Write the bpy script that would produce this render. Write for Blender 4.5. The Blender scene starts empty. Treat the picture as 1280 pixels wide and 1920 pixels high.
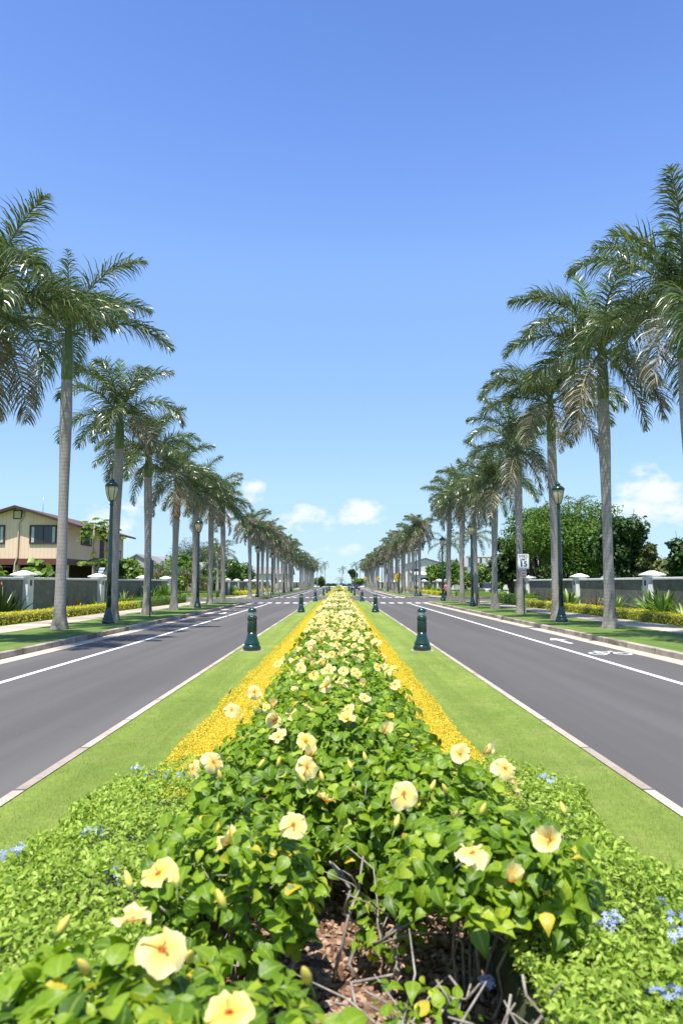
import bpy, math, random
import numpy as np
from mathutils import Vector, Matrix
from math import sin, cos, pi, radians, atan, tan, sqrt

scene = bpy.context.scene
C = bpy.data.collections.new("Scene_objects")
scene.collection.children.link(C)

# ------------------------------------------------------------------ camera, sky, sun
F_PX, CX, CY = 1400.0, 640.0, 960.0
PITCH = atan(133.0 / F_PX)
YAW = -atan(4.0 / F_PX)
CAM_Z = 1.7
cam_d = bpy.data.cameras.new("camera")
cam = bpy.data.objects.new("camera", cam_d)
scene.collection.objects.link(cam)
cam.location = (0, 0, CAM_Z)
cam.rotation_euler = (pi / 2 + PITCH, 0, YAW)
cam_d.sensor_fit = 'HORIZONTAL'
cam_d.sensor_width = 24.0
cam_d.lens = F_PX / 1280.0 * 24.0
cam_d.clip_start = 0.1
cam_d.clip_end = 60000
cam_d.dof.use_dof = True
cam_d.dof.focus_distance = 13.0
cam_d.dof.aperture_fstop = 3.3
scene.camera = cam

SUN_EL, SUN_AZ = radians(71), math.atan2(-0.40, -0.92)      # azimuth: clockwise from +Y
world = bpy.data.worlds.new("World")
scene.world = world
world.use_nodes = True
wn, wl = world.node_tree.nodes, world.node_tree.links
wn.clear()
w_out = wn.new("ShaderNodeOutputWorld")
w_bg = wn.new("ShaderNodeBackground")
w_bg.inputs[1].default_value = 0.137
sky = wn.new("ShaderNodeTexSky")
sky.sky_type = 'NISHITA'
sky.sun_disc = False
sky.sun_elevation = SUN_EL
sky.sun_rotation = SUN_AZ
sky.altitude = 0
sky.air_density = 1.0
sky.dust_density = 0.0
sky.ozone_density = 4.0
hsv = wn.new("ShaderNodeHueSaturation")
hsv.inputs['Saturation'].default_value = 1.0
hsv.inputs['Value'].default_value = 1.0
wl.new(sky.outputs[0], hsv.inputs['Color'])
# low cumulus clouds: blobs in sky directions (azimuth deg to the right of +Y, elevation deg, half width, half height, strength)
CLOUDS = [(22.6, 6.0, 3.0, 2.0, 1.1), (26.5, 4.8, 3.2, 1.5, .8), (2.2, 5.2, 2.2, 1.2, 1.0), (-2.6, 4.9, 2.6, 1.4, .7), (-9.5, 5.2, 2.0, 1.4, .7),
          (-6.6, 7.0, 1.1, .9, .95), (-15.5, 4.6, 4.5, 2.0, .6), (-0.5, 2.6, 4.0, .7, .45), (-5.2, 3.6, 1.6, 1.0, .6), (31, 2.2, 3.0, 1.1, .6),
          (8, 2.0, 5, .8, .3), (-27, 3.2, 5, 1.6, .7), (48, 7, 7, 3, .8), (-50, 8, 8, 3, .8), (80, 9, 9, 4, .8), (-95, 7, 9, 3, .8),
          (130, 10, 12, 4, .8), (175, 8, 12, 4, .8), (-140, 9, 10, 4, .8)]
geo = wn.new("ShaderNodeTexCoord")
sep = wn.new("ShaderNodeSeparateXYZ")
wl.new(geo.outputs['Generated'], sep.inputs[0])
def wmath(op, a, b=None, clamp=False):
    n = wn.new("ShaderNodeMath"); n.operation = op; n.use_clamp = clamp
    for i, v in enumerate((a, b)):
        if v is None: continue
        if isinstance(v, (int, float)): n.inputs[i].default_value = v
        else: wl.new(v, n.inputs[i])
    return n.outputs[0]
az = wmath('ARCTAN2', sep.outputs[0], sep.outputs[1])
el = wmath('ARCSINE', sep.outputs[2])
cnoise = wn.new("ShaderNodeTexNoise")
cnoise.inputs['Scale'].default_value = 26
cnoise.inputs['Detail'].default_value = 7
cnoise.inputs['Roughness'].default_value = .58
cmap = wn.new("ShaderNodeMapping"); cmap.inputs['Scale'].default_value = (1, 1, 1.7)
wl.new(geo.outputs['Generated'], cmap.inputs[0]); wl.new(cmap.outputs[0], cnoise.inputs['Vector'])
dens = None
for (ca, ce, cw, ch, cs) in CLOUDS:
    dx = wmath('DIVIDE', wmath('SUBTRACT', az, radians(ca)), radians(cw))
    dy = wmath('DIVIDE', wmath('SUBTRACT', el, radians(ce)), radians(ch))
    r2 = wmath('ADD', wmath('MULTIPLY', dx, dx), wmath('MULTIPLY', dy, dy))
    g = wmath('MULTIPLY', wmath('POWER', 2.718, wmath('MULTIPLY', r2, -1.0)), cs)
    dens = g if dens is None else wmath('MAXIMUM', dens, g)
nz = wmath('MULTIPLY', wmath('SUBTRACT', cnoise.outputs[0], .5), 3.2)
cd = wmath('MULTIPLY', wmath('SUBTRACT', wmath('ADD', dens, wmath('MULTIPLY', nz, wmath('MINIMUM', wmath('MULTIPLY', dens, 2.0), .8))), .36), 1.7, True)
cd = wmath('MULTIPLY', cd, .86)
cmix = wn.new("ShaderNodeMix"); cmix.data_type = 'RGBA'
wl.new(cd, cmix.inputs['Factor'])
# colour response of the camera to the sky, channel by channel
s_sep = wn.new('ShaderNodeSeparateColor'); s_com = wn.new('ShaderNodeCombineColor')
wl.new(hsv.outputs[0], s_sep.inputs[0])
for ch, pts in enumerate(([(0, 0), (.5, .44), (.84, .63), (.946, .86), (1.18, 1.26), (3.05, 2.25), (4.99, 2.65), (8.5, 3.1)],
                          [(0, 0), (.9, .82), (1.49, 1.27), (1.69, 1.66), (2.07, 2.27), (4.8, 3.55), (6.68, 3.87), (8.5, 4.2)],
                          [(0, 0), (1.8, 2.1), (2.98, 3.38), (3.27, 4.05), (3.83, 4.6), (5.1, 4.75), (6.56, 4.8), (8.5, 4.9)])):
    fc = wn.new('ShaderNodeFloatCurve'); cv_ = fc.mapping.curves[0]
    while len(cv_.points) < len(pts): cv_.points.new(.5, .5)
    for pt, (a_, b_) in zip(cv_.points, pts): pt.location = (a_ / 10, b_ / 6); pt.handle_type = 'VECTOR'
    fc.mapping.update()
    wl.new(wmath('MULTIPLY', s_sep.outputs[ch], .1), fc.inputs['Value'])
    wl.new(wmath('MULTIPLY', fc.outputs[0], 6.0), s_com.inputs[ch])
wl.new(s_com.outputs[0], cmix.inputs['A'])
cmix.inputs['B'].default_value = (4.6, 4.75, 5.0, 1)
wl.new(cmix.outputs['Result'], w_bg.inputs[0])
wl.new(w_bg.outputs[0], w_out.inputs[0])

sun_d = bpy.data.lights.new("sun", 'SUN')
sun_d.energy = 5.0
sun_d.angle = radians(0.53)
sun_d.color = (1.0, .955, .88)
sun = bpy.data.objects.new("sun", sun_d)
scene.collection.objects.link(sun)
sun_dir = Vector((sin(SUN_AZ) * cos(SUN_EL), cos(SUN_AZ) * cos(SUN_EL), sin(SUN_EL)))
sun.rotation_euler = sun_dir.to_track_quat('Z', 'Y').to_euler()

vs = scene.view_settings
vs.view_transform = 'Standard'; vs.look = 'None'; vs.gamma = 1; vs.use_curve_mapping = False
vs.exposure = 0.72
scene.cycles.max_bounces = 6
scene.cycles.transparent_max_bounces = 8

# ------------------------------------------------------------------ helpers
def at(px, py=None, D=None, z=None):
    """world point seen at photo pixel (px, py): at distance D along the road, or at height z"""
    if py is None: py = CY + F_PX * tan(PITCH)
    d = Vector(((px - CX) / F_PX, (CY - py) / F_PX, -1.0))
    d.rotate(cam.rotation_euler)
    t = D / d.y if D is not None else (z - CAM_Z) / d.z
    return Vector((d.x * t, d.y * t, CAM_Z + d.z * t))

def tag(o, label=None, cat=None, group=None, kind=None):
    if label: o['label'] = label
    if cat: o['category'] = cat
    if group: o['group'] = group
    if kind: o['kind'] = kind
    return o

def empty(name, loc=(0, 0, 0), rz=0, label=None, cat=None, group=None, kind=None):
    o = bpy.data.objects.new(name, None)
    o.empty_display_size = .2
    C.objects.link(o); o.location = loc; o.rotation_euler = (0, 0, rz)
    return tag(o, label, cat, group, kind)

def link(name, me, parent=None, loc=(0, 0, 0), rot=(0, 0, 0), scale=(1, 1, 1)):
    o = bpy.data.objects.new(name, me)
    C.objects.link(o)
    o.location = loc; o.rotation_euler = rot
    o.scale = scale if hasattr(scale, '__len__') else (scale,) * 3
    if parent is not None: o.parent = parent
    return o

def mesh_np(name, V, Fc, mats, rnd=None, midx=None, smooth=False, rad=None):
    """V (n,3); Fc (m,k) all faces of k corners"""
    me = bpy.data.meshes.new(name)
    V = np.asarray(V, dtype=np.float32); Fc = np.asarray(Fc, dtype=np.int32)
    m, k = Fc.shape
    me.vertices.add(len(V)); me.vertices.foreach_set('co', V.ravel())
    me.loops.add(m * k); me.loops.foreach_set('vertex_index', Fc.ravel())
    me.polygons.add(m); me.polygons.foreach_set('loop_start', np.arange(0, m * k, k, dtype=np.int32))
    if rnd is not None:
        a = me.attributes.new('rnd', 'FLOAT', 'POINT'); a.data.foreach_set('value', np.asarray(rnd, dtype=np.float32))
    if rad is not None:
        a = me.attributes.new('rad', 'FLOAT', 'POINT'); a.data.foreach_set('value', np.asarray(rad, dtype=np.float32))
    for mt in (mats if isinstance(mats, (list, tuple)) else [mats]): me.materials.append(mt)
    if midx is not None: me.polygons.foreach_set('material_index', np.asarray(midx, dtype=np.int32))
    me.update(calc_edges=True)
    if smooth: me.polygons.foreach_set('use_smooth', np.ones(m, dtype=bool))
    return me

class MB:
    """collects shapes into one mesh"""
    def __init__(s): s.v = []; s.f = []; s.m = []; s.sm = []
    def add(s, vs_, fs, mi=0, smooth=False):
        b = len(s.v); s.v += [tuple(v) for v in vs_]
        for f in fs: s.f.append([i + b for i in f]); s.m.append(mi); s.sm.append(smooth)
        return s
    def box(s, x0, x1, y0, y1, z0, z1, mi=0, rot=None, org=(0, 0, 0)):
        vs_ = [Vector((x, y, z)) for z in (z0, z1) for y in (y0, y1) for x in (x0, x1)]
        if rot is not None: vs_ = [rot @ v + Vector(org) for v in vs_]
        return s.add(vs_, [(0, 2, 3, 1), (4, 5, 7, 6), (0, 1, 5, 4), (2, 6, 7, 3), (0, 4, 6, 2), (1, 3, 7, 5)], mi)
    def bevbox(s, x0, x1, y0, y1, z0, z1, b=.01, mi=0):
        import bmesh
        bm = bmesh.new(); bmesh.ops.create_cube(bm, size=1)
        bmesh.ops.scale(bm, vec=(x1 - x0, y1 - y0, z1 - z0), verts=bm.verts)
        bmesh.ops.translate(bm, vec=((x0 + x1) / 2, (y0 + y1) / 2, (z0 + z1) / 2), verts=bm.verts)
        bmesh.ops.bevel(bm, geom=bm.edges[:], offset=b, segments=2, affect='EDGES', profile=.5)
        bm.verts.ensure_lookup_table(); bm.verts.index_update()
        s.add([v.co.copy() for v in bm.verts], [[v.index for v in f.verts] for f in bm.faces], mi, False)
        bm.free(); return s
    def lathe(s, prof, n=20, org=(0, 0, 0), mi=0, smooth=True, cap=True):
        vs_ = []; fs = []
        for (r, z) in prof:
            for i in range(n):
                a = 2 * pi * i / n
                vs_.append((org[0] + r * cos(a), org[1] + r * sin(a), org[2] + z))
        for j in range(len(prof) - 1):
            for i in range(n):
                k = (i + 1) % n
                fs.append((j * n + i, j * n + k, (j + 1) * n + k, (j + 1) * n + i))
        if cap:
            fs.append(tuple(range(n - 1, -1, -1))); fs.append(tuple((len(prof) - 1) * n + i for i in range(n)))
        return s.add(vs_, fs, mi, smooth)
    def tube(s, pts, rad, n=8, mi=0, smooth=True, flat=1.0):
        pts = [Vector(p) for p in pts]
        if not hasattr(rad, '__len__'): rad = [rad] * len(pts)
        vs_ = []; fs = []; up = Vector((0, 0, 1))
        prev = None
        for i, p in enumerate(pts):
            t = (pts[min(i + 1, len(pts) - 1)] - pts[max(i - 1, 0)]).normalized()
            if prev is None:
                a = t.cross(up)
                if a.length < 1e-3: a = t.cross(Vector((0, 1, 0)))
            else: a = prev - t * prev.dot(t)
            a.normalize(); prev = a; b = t.cross(a)
            for k in range(n):
                q = 2 * pi * k / n
                vs_.append(p + (a * cos(q) + b * sin(q) * flat) * rad[i])
        for j in range(len(pts) - 1):
            for k in range(n):
                l = (k + 1) % n
                fs.append((j * n + k, j * n + l, (j + 1) * n + l, (j + 1) * n + k))
        fs.append(tuple(range(n - 1, -1, -1))); fs.append(tuple((len(pts) - 1) * n + k for k in range(n)))
        return s.add(vs_, fs, mi, smooth)
    def prism(s, poly, z0, z1, mi=0):
        n = len(poly)
        vs_ = [(p[0], p[1], z0) for p in poly] + [(p[0], p[1], z1) for p in poly]
        fs = [tuple(range(n - 1, -1, -1)), tuple(range(n, 2 * n))]
        fs += [(i, (i + 1) % n, n + (i + 1) % n, n + i) for i in range(n)]
        return s.add(vs_, fs, mi)
    def sheet(s, poly, z, mi=0):
        return s.add([(p[0], p[1], z) for p in poly], [tuple(range(len(poly)))], mi)
    def mesh(s, name, mats):
        me = bpy.data.meshes.new(name)
        me.from_pydata(s.v, [], s.f)
        for mt in (mats if isinstance(mats, (list, tuple)) else [mats]): me.materials.append(mt)
        me.polygons.foreach_set('material_index', s.m); me.polygons.foreach_set('use_smooth', s.sm)
        me.update(); return me
    def build(s, name, mats, parent=None, **k):
        return link(name, s.mesh(name, mats), parent, **k)

def structure(name, mb, mats, **k):
    return tag(mb.build(name, mats, **k), kind='structure')

# ------------------------------------------------------------------ materials
MATS = {}
class NM:
    def __init__(s, name, rough=.6, spec=.5):
        s.m = bpy.data.materials.new(name); s.m.use_nodes = True
        s.n, s.l = s.m.node_tree.nodes, s.m.node_tree.links
        s.b = s.n['Principled BSDF']; s.out = s.n['Material Output']
        s.b.inputs['Roughness'].default_value = rough
        s.b.inputs['Specular IOR Level'].default_value = spec
        MATS[name] = s.m
    def new(s, t, **k):
        n = s.n.new(t)
        for a, b in k.items(): setattr(n, a, b)
        return n
    def coord(s, scale=(1, 1, 1), kind='Object', rot=(0, 0, 0)):
        t = s.new('ShaderNodeTexCoord'); m = s.new('ShaderNodeMapping')
        m.inputs['Scale'].default_value = scale; m.inputs['Rotation'].default_value = rot
        s.l.new(t.outputs[kind], m.inputs[0]); return m.outputs[0]
    def noise(s, scale=5, detail=4, rough=.5, vec=None, dist=0):
        n = s.new('ShaderNodeTexNoise')
        n.inputs['Scale'].default_value = scale; n.inputs['Detail'].default_value = detail
        n.inputs['Roughness'].default_value = rough; n.inputs['Distortion'].default_value = dist
        s.l.new(vec if vec is not None else s.coord(), n.inputs['Vector']); return n.outputs[0]
    def ramp(s, fac, stops, interp='LINEAR'):
        r = s.new('ShaderNodeValToRGB'); r.color_ramp.interpolation = interp
        e = r.color_ramp.elements
        while len(e) < len(stops): e.new(.5)
        for i, (p, c) in enumerate(stops):
            e[i].position = p; e[i].color = (c[0], c[1], c[2], 1) if hasattr(c, '__len__') else (c, c, c, 1)
        s.l.new(fac, r.inputs[0]); return r.outputs[0]
    def mix(s, fac, a, b, mode='MIX'):
        m = s.new('ShaderNodeMix', data_type='RGBA', blend_type=mode)
        for nm, v in (('Factor', fac), ('A', a), ('B', b)):
            if hasattr(v, 'is_output'): s.l.new(v, m.inputs[nm])
            elif nm == 'Factor': m.inputs[nm].default_value = v
            else: m.inputs[nm].default_value = (v[0], v[1], v[2], 1)
        return m.outputs['Result']
    def base(s, c):
        if hasattr(c, 'is_output'): s.l.new(c, s.b.inputs['Base Color'])
        else: s.b.inputs['Base Color'].default_value = (c[0], c[1], c[2], 1)
        return s
    def bump(s, h, strength=.3, dist=.02):
        b = s.new('ShaderNodeBump'); b.inputs['Strength'].default_value = strength; b.inputs['Distance'].default_value = dist
        s.l.new(h, b.inputs['Height']); s.l.new(b.outputs[0], s.b.inputs['Normal']); return s
    def attr(s, name):
        a = s.new('ShaderNodeAttribute'); a.attribute_name = name; return a.outputs['Fac']
    def translucent(s, col, fac=.3):
        t = s.new('ShaderNodeBsdfTranslucent')
        if hasattr(col, 'is_output'): s.l.new(col, t.inputs[0])
        else: t.inputs[0].default_value = (*col, 1)
        mx = s.new('ShaderNodeMixShader'); mx.inputs[0].default_value = fac
        s.l.new(s.b.outputs[0], mx.inputs[1]); s.l.new(t.outputs[0], mx.inputs[2])
        s.l.new(mx.outputs[0], s.out.inputs[0]); return s

def leaf_mat(name, cols, rough=.42, spec=.5, trans=.3, tint=1.35):
    """leaf colour varies from leaf to leaf with the attribute rnd"""
    m = NM(name, rough, spec)
    c = m.ramp(m.attr('rnd'), [(i / (len(cols) - 1), k) for i, k in enumerate(cols)])
    m.base(c)
    t = m.mix(1.0, c, (tint, tint * 1.02, tint * .55), 'MULTIPLY')
    m.translucent(t, trans); return m.m

def paint(name, col, rough=.35, var=.15, scale=6, spec=.5):
    m = NM(name, rough, spec)
    n = m.noise(scale, 5, .6)
    lo = tuple(c * (1 - var) for c in col); hi = tuple(min(1, c * (1 + var)) for c in col)
    m.base(m.ramp(n, [(.3, lo), (.7, hi)])); return m.m

# ground
m = NM('asphalt', .85, .3)
n1 = m.noise(.35, 4, .6); n2 = m.noise(140, 2, .7); n3 = m.noise(.9, 3, .5, m.coord((1, .04, 1))); n4 = m.noise(.55, 4, .6, m.coord((1.6, .012, 1))); n5 = m.noise(1.7, 5, .75)
c = m.ramp(n1, [(.3, (.068, .063, .057)), (.7, (.086, .080, .072))])
c = m.mix(.55, c, m.ramp(n2, [(.25, (.040, .038, .035)), (.75, (.178, .168, .155))]))
c = m.mix(m.ramp(n3, [(.45, 0), (.75, .55)]), c, (.150, .140, .134))
c = m.mix(m.ramp(n4, [(.42, .28), (.58, 0)]), c, (.062, .056, .054)); c = m.mix(m.ramp(n5, [(.62, 0), (.75, .45)]), c, (.055, .048, .045))
m.base(c).bump(n2, .5, .006); M_ASPH = m.m
def concrete(name, lo, hi, stain=(.1, .085, .07), st=.55, scale=1.2, joint=0):
    m = NM(name, .85, .3)
    a = m.noise(scale, 5, .65); b = m.noise(60, 3, .6); s_ = m.noise(.8, 6, .7, m.coord((1, .5, 1)))
    c = m.ramp(a, [(.3, lo), (.7, hi)])
    c = m.mix(.25, c, m.ramp(b, [(.3, tuple(k * .6 for k in lo)), (.7, tuple(min(1, k * 1.25) for k in hi))]))
    c = m.mix(m.ramp(s_, [(st, 0), (st + .14, .8)]), c, stain)
    if joint:                                   # slab joints and slab to slab differences along the road
        sp_ = m.new('ShaderNodeSeparateXYZ'); m.l.new(m.coord(), sp_.inputs[0])
        dv = m.new('ShaderNodeMath', operation='DIVIDE'); dv.inputs[1].default_value = joint; m.l.new(sp_.outputs[1], dv.inputs[0])
        fr = m.new('ShaderNodeMath', operation='FRACT'); m.l.new(dv.outputs[0], fr.inputs[0])
        fl_ = m.new('ShaderNodeMath', operation='FLOOR'); m.l.new(dv.outputs[0], fl_.inputs[0])
        wnz = m.new('ShaderNodeTexWhiteNoise', noise_dimensions='1D'); m.l.new(fl_.outputs[0], wnz.inputs['W'])
        c = m.mix(1, c, m.ramp(wnz.outputs['Value'], [(0, (.74, .72, .70)), (1, (1.12, 1.1, 1.08))]), 'MULTIPLY')
        c = m.mix(m.ramp(fr.outputs[0], [(0, .85), (.03 / joint, 0)], 'CONSTANT'), c, (.05, .042, .035))
    m.base(c).bump(b, .25, .005); return m.m
M_SIDEWALK = concrete('sidewalk_concrete', (.36, .31, .25), (.50, .44, .36), (.26, .22, .18), .6, 1, 1.6)
M_GUTTER = concrete('gutter_concrete', (.40, .33, .26), (.56, .48, .38), (.34, .22, .15), .55)
M_KERB = concrete('kerb_concrete', (.30, .26, .21), (.50, .45, .37), (.085, .065, .05), .47, 2.5, 1.8)
M_MKERB = concrete('median_kerb_concrete', (.34, .285, .23), (.50, .44, .37), (.34, .17, .10), .57, 3, 1.5)
m = NM('road_paint', .7, .3)
w = m.noise(40, 4, .7); w2 = m.noise(2.5, 5, .7)
m.base(m.mix(m.ramp(w2, [(.45, .05), (.72, .6)]), m.ramp(w, [(.28, (.42, .41, .39)), (.45, (.78, .77, .74))]), (.4, .38, .36))); M_RPAINT = m.m
def grass_mat(name, lo, hi, dry):
    m = NM(name, .8, .2)
    a = m.noise(.7, 5, .65); b = m.noise(55, 4, .75); d = m.noise(2.2, 4, .6); pt = m.noise(9, 4, .7); st = m.noise(4.5, 2, .5, m.coord((1, .03, 1)))
    c = m.ramp(a, [(.3, lo), (.7, hi)])
    c = m.mix(m.ramp(d, [(.5, 0), (.78, .55)]), c, dry)
    c = m.mix(.45, c, m.mix(1, c, m.ramp(pt, [(.3, (.62, .68, .55)), (.7, (1.3, 1.22, 1.25))]), 'MULTIPLY'))
    c = m.mix(m.ramp(st, [(.38, .45), (.62, 0)]), c, tuple(k * .7 for k in lo))
    c = m.mix(.55, c, m.mix(1, c, m.ramp(b, [(.25, (.35, .4, .3)), (.75, (1.5, 1.45, 1.35))]), 'MULTIPLY'))
    m.base(c).bump(b, .7, .03); return m.m
M_LAWN = grass_mat('median_lawn', (.17, .245, .04), (.25, .33, .062), (.36, .34, .125))
M_VERGE = grass_mat('verge_lawn', (.105, .175, .032), (.16, .245, .045), (.22, .25, .075))
m = NM('mulch', .95, .2)
v = m.new('ShaderNodeTexVoronoi'); v.inputs['Scale'].default_value = 32; m.l.new(m.coord(), v.inputs['Vector'])
c = m.ramp(v.outputs['Color'], [(.1, (.06, .032, .022)), (.5, (.20, .115, .075)), (.9, (.42, .28, .19))])
m.base(c).bump(v.outputs['Distance'], .9, .03); M_MULCH = m.m
m = NM('far_ground', .9, .2)
m.base(m.ramp(m.noise(.05, 5, .6), [(.35, (.10, .15, .04)), (.65, (.22, .22, .10))])); M_FAR = m.m
m = NM('sand', .9, .2); m.base(m.ramp(m.noise(.2, 4), [(.3, (.45, .39, .28)), (.7, (.58, .51, .38))])); M_SAND = m.m
m = NM('sea_water', .25, .5)
wv = m.noise(.02, 6, .6); m.base(m.ramp(wv, [(.35, (.03, .13, .22)), (.65, (.06, .24, .33))])).bump(wv, .2, 1.0); M_SEA = m.m

# metal, walls
m = NM('green_enamel', .22, .6)
m.base(m.ramp(m.noise(9, 5, .6), [(.3, (.005, .030, .023)), (.7, (.009, .044, .034))]))
m.b.inputs['Coat Weight'].default_value = .35; m.b.inputs['Coat Roughness'].default_value = .15
M_GREEN = m.m
m = NM('lamp_glass', .25, .5); m.base((.80, .70, .45)); m.b.inputs['Transmission Weight'].default_value = .35; m.b.inputs['IOR'].default_value = 1.2; M_LGLASS = m.m
m = NM('lens_glass', .12, .5); m.base((.75, .80, .78)); m.b.inputs['Transmission Weight'].default_value = .55; m.b.inputs['IOR'].default_value = 1.2; M_LENS = m.m
M_ALU = paint('brushed_aluminium', (.42, .45, .44), .35)
m = NM('stone_panel', .9, .25)
a = m.noise(6, 7, .75, m.coord((1, .45, .7))); b = m.noise(1.1, 6, .7, m.coord((1, .4, .5)))
c = m.ramp(a, [(.3, (.13, .122, .102)), (.5, (.185, .175, .148)), (.7, (.27, .26, .22))])
c = m.mix(m.ramp(b, [(.48, 0), (.72, .6)]), c, (.055, .058, .042))
m.base(c).bump(a, .6, .03); M_STONE = m.m
m = NM('white_stucco', .8, .3)
a = m.noise(3, 5, .6); m.base(m.ramp(a, [(.3, (.68, .67, .64)), (.65, (.82, .81, .79))])).bump(m.noise(80, 3), .2, .004); M_WHITE = m.m
M_DARKFIX = paint('dark_fixture', (.03, .03, .03), .4)
# palm
m = NM('palm_trunk', .82, .3)
co = m.coord((1, 1, 1))
wv = m.new('ShaderNodeTexWave', wave_type='BANDS', bands_direction='Z', wave_profile='SIN')
wv.inputs['Scale'].default_value = 2.5; wv.inputs['Distortion'].default_value = 1.3; wv.inputs['Detail'].default_value = 3; wv.inputs['Detail Scale'].default_value = .7
m.l.new(co, wv.inputs['Vector'])
a = m.noise(4, 6, .7, m.coord((1, 1, .5))); b = m.noise(1.2, 5, .7, m.coord((1.2, 1.2, .35))); fine = m.noise(30, 4, .7, m.coord((1, 1, .2)))
c = m.ramp(a, [(.3, (.270, .245, .222)), (.7, (.385, .355, .325))])
c = m.mix(m.ramp(wv.outputs['Fac'], [(.02, .42), (.18, 0)]), c, (.145, .125, .108))
c = m.mix(.3, c, m.ramp(fine, [(.3, (.17, .15, .13)), (.7, (.46, .43, .39))]))
c = m.mix(m.ramp(b, [(.52, 0), (.68, .75)]), c, (.125, .105, .088))
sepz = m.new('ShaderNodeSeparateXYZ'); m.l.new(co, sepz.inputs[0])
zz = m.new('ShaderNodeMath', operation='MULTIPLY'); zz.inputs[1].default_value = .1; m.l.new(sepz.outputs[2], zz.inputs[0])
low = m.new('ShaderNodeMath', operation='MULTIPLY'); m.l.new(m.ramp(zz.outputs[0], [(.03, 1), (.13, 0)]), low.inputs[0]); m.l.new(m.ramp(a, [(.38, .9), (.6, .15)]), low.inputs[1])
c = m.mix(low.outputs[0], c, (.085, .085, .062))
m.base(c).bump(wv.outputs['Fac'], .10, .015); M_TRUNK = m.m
m = NM('crownshaft', .4, .5)
a = m.noise(3, 4, .6, m.coord((6, 6, .5))); m.base(m.ramp(a, [(.3, (.065, .11, .022)), (.7, (.15, .19, .042))])); M_SHAFT = m.m
m = NM('boot_sheath', .7, .3); m.base(m.ramp(m.noise(5, 4), [(.3, (.20, .05, .03)), (.7, (.34, .13, .08))])); M_BOOT = m.m
M_FROND = leaf_mat('frond_leaf', [(.040, .078, .020), (.074, .120, .034), (.118, .158, .052), (.19, .21, .09)], .31, .8, .28)
M_FROND_Y = leaf_mat('young_frond_leaf', [(.07, .14, .02), (.12, .21, .03), (.19, .28, .05)], .35, .6, .35)
M_FROND_O = leaf_mat('old_frond_leaf', [(.065, .085, .03), (.14, .135, .075), (.25, .22, .155), (.34, .30, .235)], .38, .65, .2)
m = NM('frond_stem', .45, .5); m.base(m.ramp(m.noise(4, 3), [(.3, (.10, .12, .03)), (.7, (.19, .19, .06))])); M_RACHIS = m.m
m = NM('rough_bark', .9, .2)
a = m.noise(9, 6, .7, m.coord((1, 1, .2))); m.base(m.ramp(a, [(.3, (.06, .045, .032)), (.7, (.20, .16, .12))])).bump(a, .6, .03); M_BARK = m.m
m = NM('shrub_stem', .85, .3)
a = m.noise(25, 5, .7); m.base(m.ramp(a, [(.3, (.14, .115, .09)), (.7, (.40, .36, .31))])).bump(a, .4, .004); M_STEM = m.m
# leaves
m = NM('hibiscus_leaf', .40, .30)                 # with pale midrib and crinkled surface
c = m.ramp(m.attr('rnd'), [(0, (.035, .085, .006)), (.25, (.088, .178, .009)), (.5, (.165, .280, .012)), (.75, (.255, .370, .018)), (.93, (.39, .47, .035)), (1, (.58, .45, .04))])
c = m.mix(.35, c, m.mix(1, c, m.ramp(m.noise(38, 4, .7), [(.3, (.55, .6, .5)), (.7, (1.35, 1.3, 1.3))]), 'MULTIPLY'))
c = m.mix(m.ramp(m.attr('rad'), [(.80, 0), (.97, .55)]), c, (.34, .42, .09))
m.base(c).bump(m.noise(90, 3, .6), .35, .006)
m.translucent(m.mix(1.0, c, (1.35, 1.38, .74), 'MULTIPLY'), .36); M_HIB = m.m
M_PLUM = leaf_mat('plumbago_leaf', [(.14, .23, .03), (.24, .35, .045), (.34, .46, .07), (.46, .56, .13)], .55, .15, .36)
M_GOLD = leaf_mat('golden_leaf', [(.46, .34, .02), (.58, .45, .03), (.68, .54, .045), (.74, .62, .09)], .55, .3, .2)
M_LIME = leaf_mat('lime_leaf', [(.26, .27, .014), (.46, .44, .02), (.62, .56, .03), (.72, .66, .06)], .5, .35, .25)
M_HEDGE = leaf_mat('hedge_leaf', [(.05, .11, .015), (.09, .17, .02), (.14, .23, .03)], .45, .4, .25)
M_DARKLEAF = leaf_mat('dark_tree_leaf', [(.012, .034, .009), (.024, .060, .014), (.045, .095, .02), (.075, .135, .03)], .5, .25, .2)
M_MIDLEAF = leaf_mat('mid_tree_leaf', [(.04, .09, .012), (.068, .14, .018), (.10, .185, .026), (.14, .225, .036)], .5, .22, .25)
M_BRIGHTLEAF = leaf_mat('bright_tree_leaf', [(.06, .12, .016), (.11, .20, .026), (.17, .27, .04), (.23, .32, .06)], .45, .45, .3)
M_GREYLEAF = leaf_mat('needle_leaf', [(.035, .06, .03), (.06, .09, .045), (.10, .13, .07)], .6, .3, .2)
M_TWIGLEAF = leaf_mat('twiggy_leaf', [(.07, .09, .03), (.13, .155, .05), (.22, .24, .09)], .6, .3, .2)
M_STRAP = leaf_mat('strap_leaf', [(.05, .12, .02), (.11, .21, .035), (.20, .30, .06), (.38, .44, .16)], .35, .6, .25)
M_STRAPD = leaf_mat('dark_strap_leaf', [(.010, .028, .008), (.022, .052, .013), (.045, .085, .022)], .35, .6, .15)
M_STRAPR = leaf_mat('bronze_strap_leaf', [(.10, .06, .02), (.20, .12, .03), (.30, .22, .05)], .4, .5, .25)
m = NM('petal', .55, .3)
c = m.ramp(m.attr('rad'), [(0, (.62, .03, .015)), (.10, (.74, .12, .03)), (.15, (.88, .55, .13)), (.36, (.90, .66, .18)), (.62, (.90, .75, .30)), (1, (.90, .82, .46))])
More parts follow.
